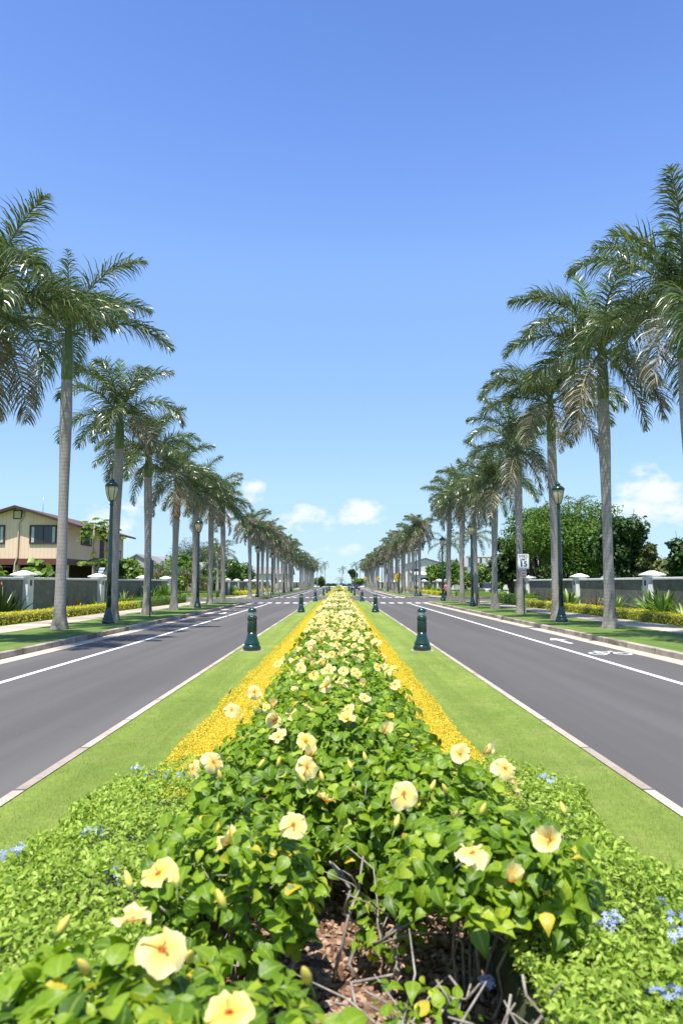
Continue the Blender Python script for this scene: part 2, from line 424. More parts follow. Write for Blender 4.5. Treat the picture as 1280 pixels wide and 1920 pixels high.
c = m.mix(.3, c, m.mix(1, c, m.ramp(m.noise(45, 4, .7), [(.3, (.80, .72, .5)), (.7, (1.1, 1.1, 1.15))]), 'MULTIPLY')); m.base(c).bump(m.noise(120, 2), .3, .003); m.translucent(c, .35); M_PETAL = m.m
m = NM('deep_petal', .55, .3)
c = m.ramp(m.attr('rad'), [(0, (.62, .03, .015)), (.10, (.72, .08, .02)), (.16, (.87, .50, .07)), (.5, (.88, .66, .15)), (1, (.90, .78, .33))])
m.base(c); m.translucent(c, .35); M_PETALD = m.m
M_BUD = paint('bud_yellow', (.66, .52, .10), .5); M_CALYX = paint('calyx_green', (.16, .24, .035), .5); M_STAMEN = paint('stamen_yellow', (.85, .66, .20), .5)
m = NM('blue_petal', .6, .3)
c = m.ramp(m.attr('rnd'), [(0, (.26, .32, .68)), (.5, (.38, .45, .80)), (1, (.60, .66, .90))]); m.base(c); m.translucent(c, .3); M_BLUE = m.m
M_WHITEFL = paint('white_blossom', (.85, .83, .70), .6)
M_ORANGE = paint('orange_flower', (.75, .22, .04), .5)
M_ORSTEM = paint('orange_stem', (.50, .20, .04), .5)
# ------------------------------------------------------------------ the setting
XC = -0.04                                  # axis of the median
MED = [(-8, 69.5), (90, 157), (178, 284)]   # median stretches along the road
BLK_L = [(-12, 63.0), (79.0, 157), (178, 284)]
BLK_R = [(-12, 66.0), (84.0, 159), (180, 284)]
KX, KW, VZ, MZ = 7.52, .15, .15, .09        # kerb face, kerb width, verge height, median height

g = MB(); g.sheet([(-3000, -200), (3000, -200), (3000, 420), (-3000, 420)], -.06); structure('ground', g, M_FAR)
g = MB(); g.sheet([(-40000, 400), (40000, 400), (40000, 40000), (-40000, 40000)], -4.0); structure('sea', g, M_SEA)
g = MB(); g.sheet([(-400, 316), (400, 316), (400, 405), (-400, 405)], -.02); structure('beach_sand', g, M_SAND)
g = MB()
g.sheet([(-KX - .1, -14), (KX + .1, -14), (KX + .1, 300), (-KX - .1, 300)], 0)
for (x0, x1, y0, y1) in ((-90, -KX - .1, 62, 80), (KX + .1, 90, 65, 85), (-90, -KX - .1, 156, 179), (KX + .1, 90, 158, 181), (-200, -KX - .1, 283, 300), (KX + .1, 200, 283, 300)):
    g.sheet([(x0, y0), (x1, y0), (x1, y1), (x0, y1)], 0)
structure('road', g, M_ASPH)

def arc(cx, cy, r, a0, a1, n=8):
    return [(cx + r * cos(a0 + (a1 - a0) * i / n), cy + r * sin(a0 + (a1 - a0) * i / n)) for i in range(n + 1)]

def block(side, y0, y1, idx):
    """one raised roadside block: kerb, verge lawn, pavement; side -1 left, +1 right"""
    R = 2.6; X1 = 90
    def outline(o):
        x = KX + o; r = R - o
        p = arc(KX + R, y0 + R, r, 3 * pi / 2, pi, 8) + arc(KX + R, y1 - R, r, pi, pi / 2, 8)
        return [(X1, y0 + o)] + p + [(X1, y1 - o)]
    fl = lambda P: [(side * x, y) for x, y in P] if side > 0 else [(side * x, y) for x, y in P][::-1]
    out, inn = outline(0), outline(KW)
    kb = MB()
    n = len(out)
    for i in range(n - 1):                      # kerb face, top and inner edge
        a, b, c2, d = out[i], out[i + 1], inn[i + 1], inn[i]
        seg = [(side * a[0], a[1]), (side * b[0], b[1]), (side * c2[0], c2[1]), (side * d[0], d[1])]
        kb.add([(*seg[0], -.05), (*seg[1], -.05), (*seg[1], VZ - .015), (*seg[0], VZ - .015)], [(0, 1, 2, 3)])
        t0 = (seg[0][0] + (seg[3][0] - seg[0][0]) * .12, seg[0][1] + (seg[3][1] - seg[0][1]) * .12)
        t1 = (seg[1][0] + (seg[2][0] - seg[1][0]) * .12, seg[1][1] + (seg[2][1] - seg[1][1]) * .12)
        kb.add([(*seg[0], VZ - .015), (*seg[1], VZ - .015), (*t1, VZ), (*t0, VZ)], [(0, 1, 2, 3)])
        kb.add([(*t0, VZ), (*t1, VZ), (*seg[2], VZ), (*seg[3], VZ)], [(0, 1, 2, 3)])
        kb.add([(*seg[3], VZ), (*seg[2], VZ), (*seg[2], 0), (*seg[3], 0)], [(0, 1, 2, 3)])
    structure('kerb', kb, M_KERB)
    lw = MB(); lw.sheet(fl(inn), VZ - .012); structure('verge_lawn', lw, M_VERGE)
    sw = MB(); sw.sheet(fl([(10.5, y0 + KW), (12.15, y0 + KW), (12.15, y1 - KW), (10.5, y1 - KW)]), VZ - .006)
    y = y0 + 2
    structure('pavement', sw, M_SIDEWALK)
    gt = MB()                                   # concrete gutter strip in slabs
    yy = y0 + R * .4
    while yy < y1 - R * .4:
        y2 = min(yy + 3.0, y1 - R * .4)
        gt.sheet(fl([(KX - .44, yy), (KX, yy), (KX, y2 - .015), (KX - .44, y2 - .015)]), .004)
        yy = y2
    structure('gutter', gt, M_GUTTER)
for i, (a, b) in enumerate(BLK_L): block(-1, a, b, i)
for i, (a, b) in enumerate(BLK_R): block(1, a, b, i)

HW = 2.50                                       # half width of the median
def med_outline(y0, y1, w):
    o = HW - w
    return [(XC + o * cos(a), y0 + w + o * .45 + o * .45 * sin(a)) for a in [pi + pi * i / 12 for i in range(13)]] + \
           [(XC + o * cos(a), y1 - w - o * .45 + o * .45 * sin(a)) for a in [pi * i / 12 for i in range(13)]]
for i, (y0, y1) in enumerate(MED):
    a, b = med_outline(y0, y1, 0), med_outline(y0, y1, .09)
    k = MB(); n = len(a)
    for j in range(n):
        l = (j + 1) % n
        k.add([(*a[j], -.05), (*a[l], -.05), (*a[l], MZ), (*a[j], MZ)], [(0, 1, 2, 3)])
        k.add([(*a[j], MZ), (*a[l], MZ), (*b[l], MZ), (*b[j], MZ)], [(0, 1, 2, 3)])
    structure('median_kerb', k, M_MKERB)
    k = MB(); k.sheet(b, MZ - .008); structure('median_lawn', k, M_LAWN)
    k = MB(); k.sheet([(XC - 1.0, y0 + 1.4), (XC + 1.0, y0 + 1.4), (XC + 1.0, y1 - 1.4), (XC - 1.0, y1 - 1.4)], MZ + .012)
    structure('mulch_bed', k, M_MULCH)

# painted markings
pm = MB()
LX = 5.78
def dash(x0, x1, y0, y1): pm.sheet([(x0, y0), (x1, y0), (x1, y1), (x0, y1)], .005)
for s in (-1, 1):
    for (y0, y1) in ((-10, 60.5), (88, 150), (184, 282)):
        dash(*sorted((s * (LX - .065), s * (LX + .065))), y0, y1)
    for yz in (62.6, 86.2, 160, 176):
        x = 2.75
        while x < 7.4:
            dash(*sorted((s * x, s * (x + .42))), yz, yz + 2.2)
            x += .74
    x = KX + .8
structure('lane_markings', pm, M_RPAINT)

def bike_mark(x, y, dirn, rz=0):
    """cyclist-lane symbol painted on the road, and the arrow past it"""
    b = MB(); sy = 1.75; z = .0055
    def ring(cx, cy, r, w, n=24):
        for i in range(n):
            a0, a1 = 2 * pi * i / n, 2 * pi * (i + 1) / n
            b.sheet([(cx + (r - w) * cos(a0), (cy + (r - w) * sin(a0)) * sy), (cx + r * cos(a0), (cy + r * sin(a0)) * sy),
                     (cx + r * cos(a1), (cy + r * sin(a1)) * sy), (cx + (r - w) * cos(a1), (cy + (r - w) * sin(a1)) * sy)], z)
    def bar(x0, y0, x1, y1, w=.045):
        d = Vector((x1 - x0, y1 - y0)); p = Vector((-d.y, d.x)).normalized() * w / 2
        b.sheet([(x0 - p.x, (y0 - p.y) * sy), (x1 - p.x, (y1 - p.y) * sy), (x1 + p.x, (y1 + p.y) * sy), (x0 + p.x, (y0 + p.y) * sy)], z)
    ring(-.30, 0, .20, .055); ring(.30, 0, .20, .055)
    z = .0065; bar(-.30, 0, -.17, .30); bar(-.05, .0, .17, .30); bar(.30, 0, .17, .36); bar(-.20, .36, -.08, .36, .06)
    z = .0075; bar(-.17, .28, .17, .28); bar(.17, .36, .28, .36, .05)
    z = .0085; bar(-.17, .30, -.05, 0); bar(-.30, 0, -.05, 0)
    b.build('bicycle_symbol', M_RPAINT, loc=(x, y, 0), rot=(0, 0, rz)); tag(C.objects[-1], kind='structure')
    a = MB(); z = .0055
    a.sheet([(-.07, 0), (.07, 0), (.07, 1.25), (-.07, 1.25)], .0055)
    a.sheet([(-.26, 1.25), (.26, 1.25), (0, 2.1)], .0055)
    a.build('arrow_marking', M_RPAINT, loc=(x, y + dirn * 3.0, 0), rot=(0, 0, rz)); tag(C.objects[-1], kind='structure')
bike_mark(6.52, 18.2, 1, 0)
bike_mark(-6.52, 46.5, -1, pi)

# grass blades of the lawn nearest the camera
rng = np.random.default_rng(5)
def frames(N, rng, spin=True):
    N = N / np.linalg.norm(N, axis=1, keepdims=True)
    r = rng.normal(size=N.shape)
    T = np.cross(N, r); T /= np.linalg.norm(T, axis=1, keepdims=True) + 1e-9
    return T, np.cross(N, T), N
def place(tv, tf, P, T, B, N, S):
    """copies of a template (x along T, y along B, z along N) -> V, F"""
    tv = np.asarray(tv, dtype=np.float32); tf = np.asarray(tf, dtype=np.int32)
    S = np.asarray(S).reshape(-1, 1, 1)
    V = P[:, None, :] + S * (tv[None, :, 0:1] * T[:, None, :] + tv[None, :, 1:2] * B[:, None, :] + tv[None, :, 2:3] * N[:, None, :])
    n, k = len(P), len(tv)
    Fc = tf[None] + (np.arange(n) * k)[:, None, None]
    return V.reshape(-1, 3), Fc.reshape(-1, tf.shape[1])
LEAF_V = [(0, 0, 0), (.5, 0, .03), (1, 0, -.16), (.26, .33, .10), (.66, .27, .06), (.26, -.33, .10), (.66, -.27, .06)]
LEAF_F = [(0, 1, 2, 4, 3), (0, 5, 6, 2, 1)]
FULL_V = []
for (x_, w_, z_, e_) in ((0, .05, 0, 0), (.14, .30, .03, .05), (.34, .37, .06, .09), (.60, .25, .04, .08), (.82, .11, -.04, .04), (1.0, .010, -.20, 0)):
    FULL_V += [(x_ - .03, w_, z_ + e_), (x_, 0, z_), (x_ - .03, -w_, z_ + e_)]
PLUM_V = [(0, 0, 0), (.5, 0, .03), (1, 0, -.10), (.35, .17, .06), (.72, .20, .05), (.35, -.17, .06), (.72, -.20, .05)]
FULL_F = [(3 * i + j, 3 * i + j + 3, 3 * i + j + 4, 3 * i + j + 1) for i in range(5) for j in (0, 1)]
SMALL_V = [(0, 0, 0), (.62, .22, .03), (1, 0, -.08), (.62, -.22, .03)]
SMALL_F = [(0, 3, 2, 1)]
BLADE_V = [(0, -.045, 0), (0, .045, 0), (.12, .03, .6), (.3, 0, 1), (.12, -.03, .6)]
BLADE_F = [(0, 4, 3, 2, 1)]

def grass_patch(name, x0, x1, y0, y1, n, z, mat, h=.024):
    u = rng.random(n)
    y = y0 * (y1 / y0) ** u                       # denser near the camera
    P = np.stack([rng.uniform(x0, x1, n), y, np.full(n, z)], 1)
    N = np.tile([[0, 0, 1.0]], (n, 1)) + rng.normal(0, .35, (n, 3)) * [1, 1, 0]
    T, B, N = frames(N, rng)
    V, Fc = place(BLADE_V, BLADE_F, P, T, B, N, rng.uniform(.6, 1.3, n) * h)
    o = link(name, mesh_np(name, V, Fc, mat, np.repeat(rng.random(n), 5)))
    return tag(o, kind='stuff')
M_BLADE = leaf_mat('grass_blade', [(.19, .26, .04), (.26, .34, .06), (.32, .39, .09), (.38, .40, .14)], .5, .3, .3)
tag(grass_patch('lawn_grass', XC - 2.43, XC - 1.45, 2.2, 16, 30000, MZ - .01, M_BLADE), 'short mown grass on the median between golden border and left kerb', 'grass')
tag(grass_patch('lawn_grass', XC + 1.25, XC + 2.43, 2.2, 16, 34000, MZ - .01, M_BLADE), 'short mown grass on the median between golden border and right kerb', 'grass')

# ------------------------------------------------------------------ walls with pillars
def wall(side, y0, y1, pillars, label, top=1.80, x=14.45):
    r = empty('boundary_wall', (side * x, y0, VZ - .02), 0, label, 'wall')
    L = y1 - y0
    m = MB(); m.box(-.10, .10, 0, L, 0, top - .09); m.build('stone_panel', M_STONE, r)
    m = MB()
    m.bevbox(-.17, .17, -.02, L + .02, top - .087, top + .02, .02); m.build('coping', M_WHITE, r)
    for p in pillars:
        y = p - y0
        q = MB(); q.bevbox(-.33, .33, y - .33, y + .33, -.05, top + .10, .012)
        po = q.build('pillar', M_WHITE, r)
        q = MB(); e = .46
        q.bevbox(-e, e, y - e, y + e, top + .103, top + .17, .012)
        q.add([(-e + .03, y - e + .03, top + .172), (e - .03, y - e + .03, top + .172), (e - .03, y + e - .03, top + .172), (-e + .03, y + e - .03, top + .172),
               (-.10, y - .10, top + .33), (.10, y - .10, top + .33), (.10, y + .10, top + .33), (-.10, y + .10, top + .33)],
              [(0, 1, 5, 4), (1, 2, 6, 5), (2, 3, 7, 6), (3, 0, 4, 7), (4, 5, 6, 7)])
        q.build('pillar_cap', M_WHITE, po)
        if p < 60:
            q = MB(); s = -side
            q.bevbox(*sorted((s * .332, s * .36)), y - .09, y + .09, top - .36, top - .10, .008)
            q.build('wall_light', M_DARKFIX, po)
    return r
wall(-1, -6, 63, [13.4, 23.9, 34.4, 44.9, 55.4, 62.6], 'dark stone garden wall with white coping and pillars before the wooden house')
wall(-1, 92, 155, [96.7, 105.7, 117, 128, 140, 151], 'dark wall with white pillar caps beyond the left side street')
wall(1, -6, 61.5, [13.6, 24.1, 34.6, 45.1, 57.0], 'dark stone garden wall with white coping below the big round tree')
wall(1, 98, 158, [100, 109, 117.5, 128, 138, 150], 'grey wall with white pillar caps beyond the right side street')
wall(-1, 182, 282, [183, 200, 220, 240, 260, 280], 'far pale wall behind the last left palm trunks')
wall(1, 184, 282, [185, 200, 220, 240, 260, 280], 'far pale wall behind the last right palm trunks')

# ------------------------------------------------------------------ leaf clouds
def sinnoise(P, seed, f=1.0):
    r = np.random.default_rng(seed); o = 0
    for k in range(5):
        d = r.normal(size=3); d /= np.linalg.norm(d)
        o = o + np.sin(P @ d * f * (1.2 + k * .8) + r.uniform(0, 6.3)) / (1 + k * .5)
    return o / 2.2

def leaf_mesh(name, P, N, size, mat, seed, tilt=.7, tv=LEAF_V, tf=LEAF_F, jit=.35, bias=None, rad=None):
    r = np.random.default_rng(seed); n = len(P)
    N = N + r.normal(0, tilt, (n, 3))
    T, B, N = frames(N, r)
    V, Fc = place(tv, tf, P, T, B, N, size * r.uniform(1 - jit, 1 + jit, n))
    rnd = r.random(n) if bias is None else np.clip(r.normal(bias, .22, n), 0, 1)
    return mesh_np(name, V, Fc, mat, np.repeat(rnd, len(tv)), smooth=tv is FULL_V, rad=None if rad is None else np.tile(rad, n))

def hedge_strip(name, x0, x1, y0, y1, z0, h, n, size, mat, seed, label, cat, kind=None, wob=.12, group=None, ydense=True, fill=None):
    """clipped low strip of small leaves over a dark twiggy core"""
    r = np.random.default_rng(seed)
    w = x1 - x0; per = w + 2 * h
    u = r.random(n) * per
    y = (y0 * (y1 / y0) ** r.random(n)) if (ydense and y0 > .5) else r.uniform(y0, y1, n)
    P = np.zeros((n, 3)); N = np.zeros((n, 3))
    a = u < h; b = (u >= h) & (u < h + w); c2 = u >= h + w
    P[a, 0] = x0; P[a, 2] = u[a]; N[a, 0] = -1
    P[b, 0] = x0 + u[b] - h; P[b, 2] = h; N[b, 2] = 1
    P[c2, 0] = x1; P[c2, 2] = u[c2] - h - w; N[c2, 0] = 1
    N[:, 2] += .35
    P[:, 1] = y
    nz = sinnoise(P * [1, 1, .3], seed, 3.0) * wob + sinnoise(P, seed + 1, 11) * wob * .4
    mid = np.array([(x0 + x1) / 2, 0, h * .35])
    rel = (P - mid) * [1, 0, 1]
    P = P + rel * nz[:, None] * .8 + r.normal(0, size * .35, (n, 3))
    P[:, 2] = np.maximum(P[:, 2], .01) + z0
    me = leaf_mesh(name, P, N, size * (1 + .35 * (y - y0) / max(1, y1 - y0)), mat, seed + 3, .75, SMALL_V, SMALL_F, .3)
    o = link(name, me)
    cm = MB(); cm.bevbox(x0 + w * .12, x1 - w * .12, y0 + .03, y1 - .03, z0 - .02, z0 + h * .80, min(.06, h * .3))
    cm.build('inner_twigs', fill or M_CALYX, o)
    return tag(o, label, cat, group, kind)
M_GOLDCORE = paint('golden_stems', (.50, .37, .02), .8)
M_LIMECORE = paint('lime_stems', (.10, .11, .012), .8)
for s, (xa, xb), w in ((-1, (XC - 1.42, XC - .62), 'left'), (1, (XC + .62, XC + 1.24), 'right')):
    hedge_strip('golden_ground_cover', xa, xb, 4.6, 68, MZ, .13, 230000, .0185, M_GOLD, 21 + s, 'golden yellow clipped ground cover along the %s side of the hibiscus hedge' % w, 'ground cover', 'stuff', .10, fill=M_GOLDCORE)
    hedge_strip('golden_ground_cover', xa + .1, xb - .1, 92, 155, MZ, .16, 5000, .13, M_GOLD, 31 + s, 'distant golden ground cover on the %s side of the far median' % w, 'ground cover', 'stuff', .10, fill=M_GOLDCORE)
# clipped low hedges in front of the walls
hl = [(-1, 10, 46.5, 'yellow clipped low hedge between left pavement and stone wall'), (-1, 93, 154, 'far yellow low hedge beyond the left side street'),
      (1, 10, 50.0, 'yellow clipped low hedge between right pavement and stone wall'), (1, 92, 157, 'far yellow low hedge beyond the right side street')]
for i, (s, y0, y1, lb) in enumerate(hl):
    xs = sorted((s * 12.35, s * 13.15))
    hedge_strip('low_hedge', xs[0], xs[1], y0, y1, VZ - .02, .40, 26000 if y0 < 50 else 9000, .055 if y0 < 50 else .16, M_LIME, 50 + i, lb, 'hedge', None, .16, fill=M_LIMECORE)
for i, (s, x0, x1, y0, y1, h, lb) in enumerate([
        (-1, 12.3, 13.4, 47.2, 60.5, .55, 'green clipped box hedge at the corner of the left side street'),
        (-1, 12.6, 17.5, 80.5, 82, .6, 'green low hedge across the left side street'),
        (1, 12.3, 13.6, 50.8, 58, .65, 'green clipped box hedge before the stone wall near the right side street'),
        (1, 12.6, 20, 86, 87.5, .7, 'green low hedge across the right side street')]):
    xs = sorted((s * x0, s * x1))
    hedge_strip('box_hedge', xs[0], xs[1], y0, y1, VZ - .02, h, 7000, .09, M_HEDGE, 70 + i, lb, 'hedge', None, .08, ydense=False)
# ------------------------------------------------------------------ royal palms
def frond_mesh(name, seed, L, el0, bend, leaf, nl=120, leaflen=.92, young=False):
    """feather frond growing out along +x from the origin: stem and two-sided plume of drooping leaflets"""
    r = random.Random(seed)
    NS = 16
    pts = [Vector((0, 0, 0))]; el_ = el0; side = 0
    sw = r.uniform(-.25, .25)
    for i in range(NS):
        s = (i + .5) / NS
        a = el0 - bend * (s ** 1.35)
        d = Vector((cos(a) * cos(sw * s), cos(a) * sin(sw * s), sin(a)))
        pts.append(pts[-1] + d * (L / NS))
    def ev(s):
        f = min(max(s, 0), .9999) * NS; i = int(f); t = f - i
        p = pts[i].lerp(pts[i + 1], t); d = (pts[min(i + 2, NS)] - pts[max(i - 1, 0)]).normalized()
        return p, d
    m = MB()
    m.tube([pts[i] for i in range(0, NS + 1, 2)], [max(.004, .045 * (1 - i / NS) ** .9) for i in range(0, NS + 1, 2)], 6, 1, flat=.6)
    V = [tuple(v) for v in m.v]; Fq = []; mi = []; rn = [.5] * len(V)
    for f in m.f:
        if len(f) == 4: Fq.append(f); mi.append(1)
    for i in range(nl):
        for sd in (-1, 1):
            s = .10 + .90 * ((i + r.random()) / nl) ** .92
            p, T = ev(s)
            B = Vector((0, 0, 1)).cross(T)
            if B.length < .15: B = Vector((0, 1, 0))
            B.normalize(); U = T.cross(B).normalized()
            phi = r.choice((radians(-12), radians(18), radians(48))) + r.gauss(0, .18)
            if young: phi = r.uniform(-.2, .6)
            w = sin(pi * min(1, .18 + .84 * s)) ** .55
            ln = leaflen * (w * .85 + .18) * r.uniform(.8, 1.12)
            fwd = .45 + .55 * s + r.gauss(0, .1)
            d = (B * sd * cos(phi) + U * sin(phi) + T * fwd).normalized()
            wd = r.uniform(.028, .042)
            q = p.copy(); seg = 3
            droop = r.uniform(.30, .64) if not young else .06
            b0 = len(V); c0 = r.random()
            wv = (T - d * T.dot(d)).normalized()
            tw = r.gauss(0, 1.0); wv.rotate(Matrix.Rotation(tw, 3, d))
            for k in range(seg + 1):
                ww = wd * (.7, 1.0, .8, .12)[k] / 2
                V.append(tuple(q + wv * ww)); V.append(tuple(q - wv * ww)); rn += [c0, c0]
                if k < seg:
                    q = q + d * (ln / seg)
                    d = (d + Vector((0, 0, -1)) * droop * (1 + .5 * k)).normalized()
            for k in range(seg):
                Fq.append((b0 + 2 * k, b0 + 2 * k + 1, b0 + 2 * k + 3, b0 + 2 * k + 2)); mi.append(0)
    return mesh_np(name, V, Fq, [leaf, M_RACHIS], rn, mi)

E = radians
FRONDS = {
    'spear': [frond_mesh('frond', 11, 2.9, E(82), E(26), M_FROND_Y, 60, .55, True), frond_mesh('frond', 12, 2.7, E(74), E(46), M_FROND, 70, .66, False)],
    'up':   [frond_mesh('frond', 21 + i, 3.35, E(79 - 5 * i), E(58 + 16 * i), M_FROND) for i in range(3)],
    'mid':  [frond_mesh('frond', 31 + i, 3.4, E(57 - 6 * i), E(78 + 14 * i), M_FROND) for i in range(4)],
    'out':  [frond_mesh('frond', 41 + i, 3.3, E(26 - 7 * i), E(76 + 8 * i), M_FROND) for i in range(4)],
    'low':  [frond_mesh('frond', 51 + i, 3.1, E(-12 - 8 * i), E(62), M_FROND if i < 1 else M_FROND_O, 84) for i in range(4)],
    'hang': [frond_mesh('frond', 61 + i, 2.7, E(-38 - 10 * i), E(46), M_FROND_O, 64, .6) for i in range(3)],
}
def trunk_mb(h, seed, r0=.222):
    r = random.Random(seed); m = MB()
    lx, ly = r.uniform(-.12, .12), r.uniform(-.1, .1)
    n = 26; prof = []
    for i in range(n + 1):
        t = i / n
        rad = r0 * (.86 - .14 * min(t, .5) * 2 + .20 * math.exp(-((t - .84) / .20) ** 2)) + .125 * math.exp(-t * h / .35)
        prof.append((t, rad))
    N = 18
    vs_ = []; fs = []
    for (t, rad) in prof:
        for k in range(N):
            a = 2 * pi * k / N
            rr = rad * (1 + .012 * sin(3 * a + seed) + (.05 * sin(5 * a + seed) * math.exp(-t * h / .4)))
            vs_.append((rr * cos(a) + lx * t * t, rr * sin(a) + ly * t * t, t * h - .03))
    for j in range(n):
        for k in range(N):
            l = (k + 1) % N; fs.append((j * N + k, j * N + l, (j + 1) * N + l, (j + 1) * N + k))
    m.add(vs_, fs, 0, True)
    return m, (lx, ly), prof[-1][1]
def shaft_mb(rad, h=1.35):
    return MB().lathe([(rad * .98, -.02), (rad * 1.12, .12), (rad * 1.10, h * .35), (rad * .85, h * .75), (rad * .6, h), (rad * .4, h * 1.12)], 16)

def plan(rs, n, full=1.0):
    """kinds, azimuths and sizes of the fronds of one crown"""
    seq = ['spear', 'up', 'up', 'up', 'mid', 'mid', 'mid', 'mid', 'out', 'out', 'out', 'out', 'low', 'low', 'low', 'hang', 'up', 'mid', 'out', 'hang', 'low', 'up', 'low'][:n]
    a0 = rs.uniform(0, 6.28); P = []
    for i, k in enumerate(seq):
        P.append((k, rs.randrange(len(FRONDS[k])), a0 + i * 2.39996 + rs.gauss(0, .15), full * rs.uniform(.9, 1.08)))
    return P
def near_palm(x, y, h, label, seed, nf=23, full=1.0, shaft=1.35, boot=False, green=True, r0=.222):
    rs = random.Random(seed)
    p = empty('royal_palm', (x, y, VZ), rs.uniform(0, 6.28), label, 'palm tree', 'royal palms lining the avenue')
    tm, (lx, ly), rt = trunk_mb(h, seed, r0)
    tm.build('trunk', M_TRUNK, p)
    shaft_mb(rt, shaft).build('crownshaft', M_SHAFT, p, loc=(lx, ly, h - .03))
    zc = h + shaft * .92
    for (k, v, az_, sc) in plan(rs, nf, full):
        dz = {'spear': .12, 'up': .06, 'mid': 0, 'out': -.06, 'low': -.14, 'hang': -.2}[k]
        link('frond', FRONDS[k][v], p, (lx + .06 * cos(az_), ly + .06 * sin(az_), zc + dz), (rs.gauss(0, .08), 0, az_), sc)
    if boot:
        MB().lathe([(rt * .9, 0), (rt * 1.15, .2), (rt * 1.12, 1.3), (rt * .9, 1.5)], 12, cap=False).build('dry_leaf_sheath', M_BOOT, p, loc=(lx + .06, ly - .08, h - 1.4))
    return p

NEAR_L = [(19.5, 7.6, 'royal palm at the left picture edge with only its crown in view', 1.06, 1.5),
          (25.5, 8.75, 'tall royal palm with bright green crownshaft before the wooden house', 1.08, 1.9),
          (31.5, 7.4, 'royal palm directly behind the nearest left street lamp', 1.04, 1.6),
          (37.0, 6.95, 'royal palm beside the thin dark sign post, left row', .95, 1.2),
          (43.0, 6.8, 'left royal palm with a reddish dry leaf sheath on its trunk', 1.0, 1.2),
          (49.0, 6.6, 'royal palm directly behind the second left street lamp', 1.0, 1.2),
          (55.0, 6.6, 'left royal palm second from the side street corner', .98, 1.2),
          (61.0, 6.9, 'royal palm standing at the left side street corner', .98, 1.2)]
for i, (y, h, lb, fu, sh) in enumerate(NEAR_L):
    near_palm(-9.45, y, h - VZ, lb, 100 + i * 7, (22, 13, 17, 19, 18, 19, 19, 19)[i], fu * (1 if i < 2 else .92), sh, boot=(i == 4))
NEAR_R = [(19.6, 7.7, 'royal palm at the right picture edge with trunk half out of view', 1.05, 1.6),
          (26.0, 8.2, 'tall royal palm right of the nearest right street lamp', 1.14, 2.0),
          (32.4, 7.9, 'royal palm directly behind the nearest right street lamp', 1.10, 1.9),
          (38.8, 7.3, 'royal palm behind the speed limit sign', 1.06, 1.6),
          (45.2, 6.6, 'right royal palm left of the one behind the speed limit sign', 1.0, 1.3),
          (51.4, 6.8, 'royal palm directly behind the second right street lamp', 1.0, 1.2),
          (57.2, 7.3, 'right royal palm second from the side street corner', .98, 1.2),
          (64.0, 7.8, 'royal palm standing at the right side street corner', .92, 1.1)]
for i, (y, h, lb, fu, sh) in enumerate(NEAR_R):
    near_palm(9.35, y, h - VZ, lb, 200 + i * 11, (17, 18, 18, 19, 19, 20, 19, 19)[i], fu * (1 if i < 2 else .93), sh)

# far palms: trunk, crownshaft and the crown as one mass of fronds
def crown_mesh(seed, n=18, full=.92):
    rs = random.Random(seed); Vs = []; Fs = []; R_ = []; Mi = []; off = 0
    slot = {M_FROND.name: 0, M_FROND_Y.name: 1, M_FROND_O.name: 2, M_RACHIS.name: 3}
    for (k, v, az_, sc) in plan(rs, n, full):
        me = FRONDS[k][v]; nv = len(me.vertices)
        co = np.zeros(nv * 3, np.float32); me.vertices.foreach_get('co', co); co = co.reshape(-1, 3) * sc
        c_, s_ = cos(az_), sin(az_)
        co = np.stack([co[:, 0] * c_ - co[:, 1] * s_, co[:, 0] * s_ + co[:, 1] * c_, co[:, 2]], 1)
        q = np.zeros(len(me.loops), np.int32); me.loops.foreach_get('vertex_index', q)
        a = np.zeros(nv, np.float32); me.attributes['rnd'].data.foreach_get('value', a)
        mi = np.zeros(len(me.polygons), np.int32); me.polygons.foreach_get('material_index', mi)
        old = k in ('low', 'hang') or rs.random() < .25
        s0 = 2 if (old and k != 'spear') else slot[me.materials[0].name]
        Vs.append(co); Fs.append(q.reshape(-1, 4) + off); R_.append(a); Mi.append(np.where(mi == 1, 3, s0)); off += nv
    return mesh_np('crown', np.concatenate(Vs), np.concatenate(Fs), [M_FROND, M_FROND_Y, M_FROND_O, M_RACHIS], np.concatenate(R_), np.concatenate(Mi))
CROWNS = [crown_mesh(900 + i, 23 if i % 2 else 21) for i in range(4)]
TRUNKS = []
for i in range(3):
    tm, l_, rt = trunk_mb(6.3, 40 + i, .23); TRUNKS.append((tm.mesh('trunk', M_TRUNK), l_, shaft_mb(rt, 1.1).mesh('crownshaft', M_SHAFT)))
def far_palm(x, y, sz, label, seed):
    rs = random.Random(seed)
    p = empty('royal_palm', (x, y, VZ), rs.uniform(0, 6.28), label, 'palm tree', label.replace('royal palm', 'royal palms'))
    tme, (lx, ly), sme = TRUNKS[rs.randrange(3)]
    link('trunk', tme, p, scale=(1, 1, sz))
    link('crownshaft', sme, p, (lx, ly, 6.27 * sz))
    link('crown', CROWNS[rs.randrange(4)], p, (lx, ly, 6.3 * sz + 1.0), (0, 0, rs.uniform(0, 6.28)), rs.uniform(.80, .96))
k = 0
for s in (-1, 1):
    w = 'left' if s < 0 else 'right'
    for (ya, yb, lb) in ((80 if s < 0 else 88.5, 156, 'royal palm in the %s row between the first and second side street' % w),
                         (180, 282, 'distant royal palm in the %s row near the sea' % w)):
        y = ya
        while y < yb:
            k += 1; rs = random.Random(k * 3)
            far_palm(s * (9.45 if s < 0 else 9.35) + rs.uniform(-.15, .15), y + rs.uniform(-.4, .4), rs.uniform(.93, 1.10) + (.06 if y < 110 else 0), lb, 500 + k)
            y += 6.1

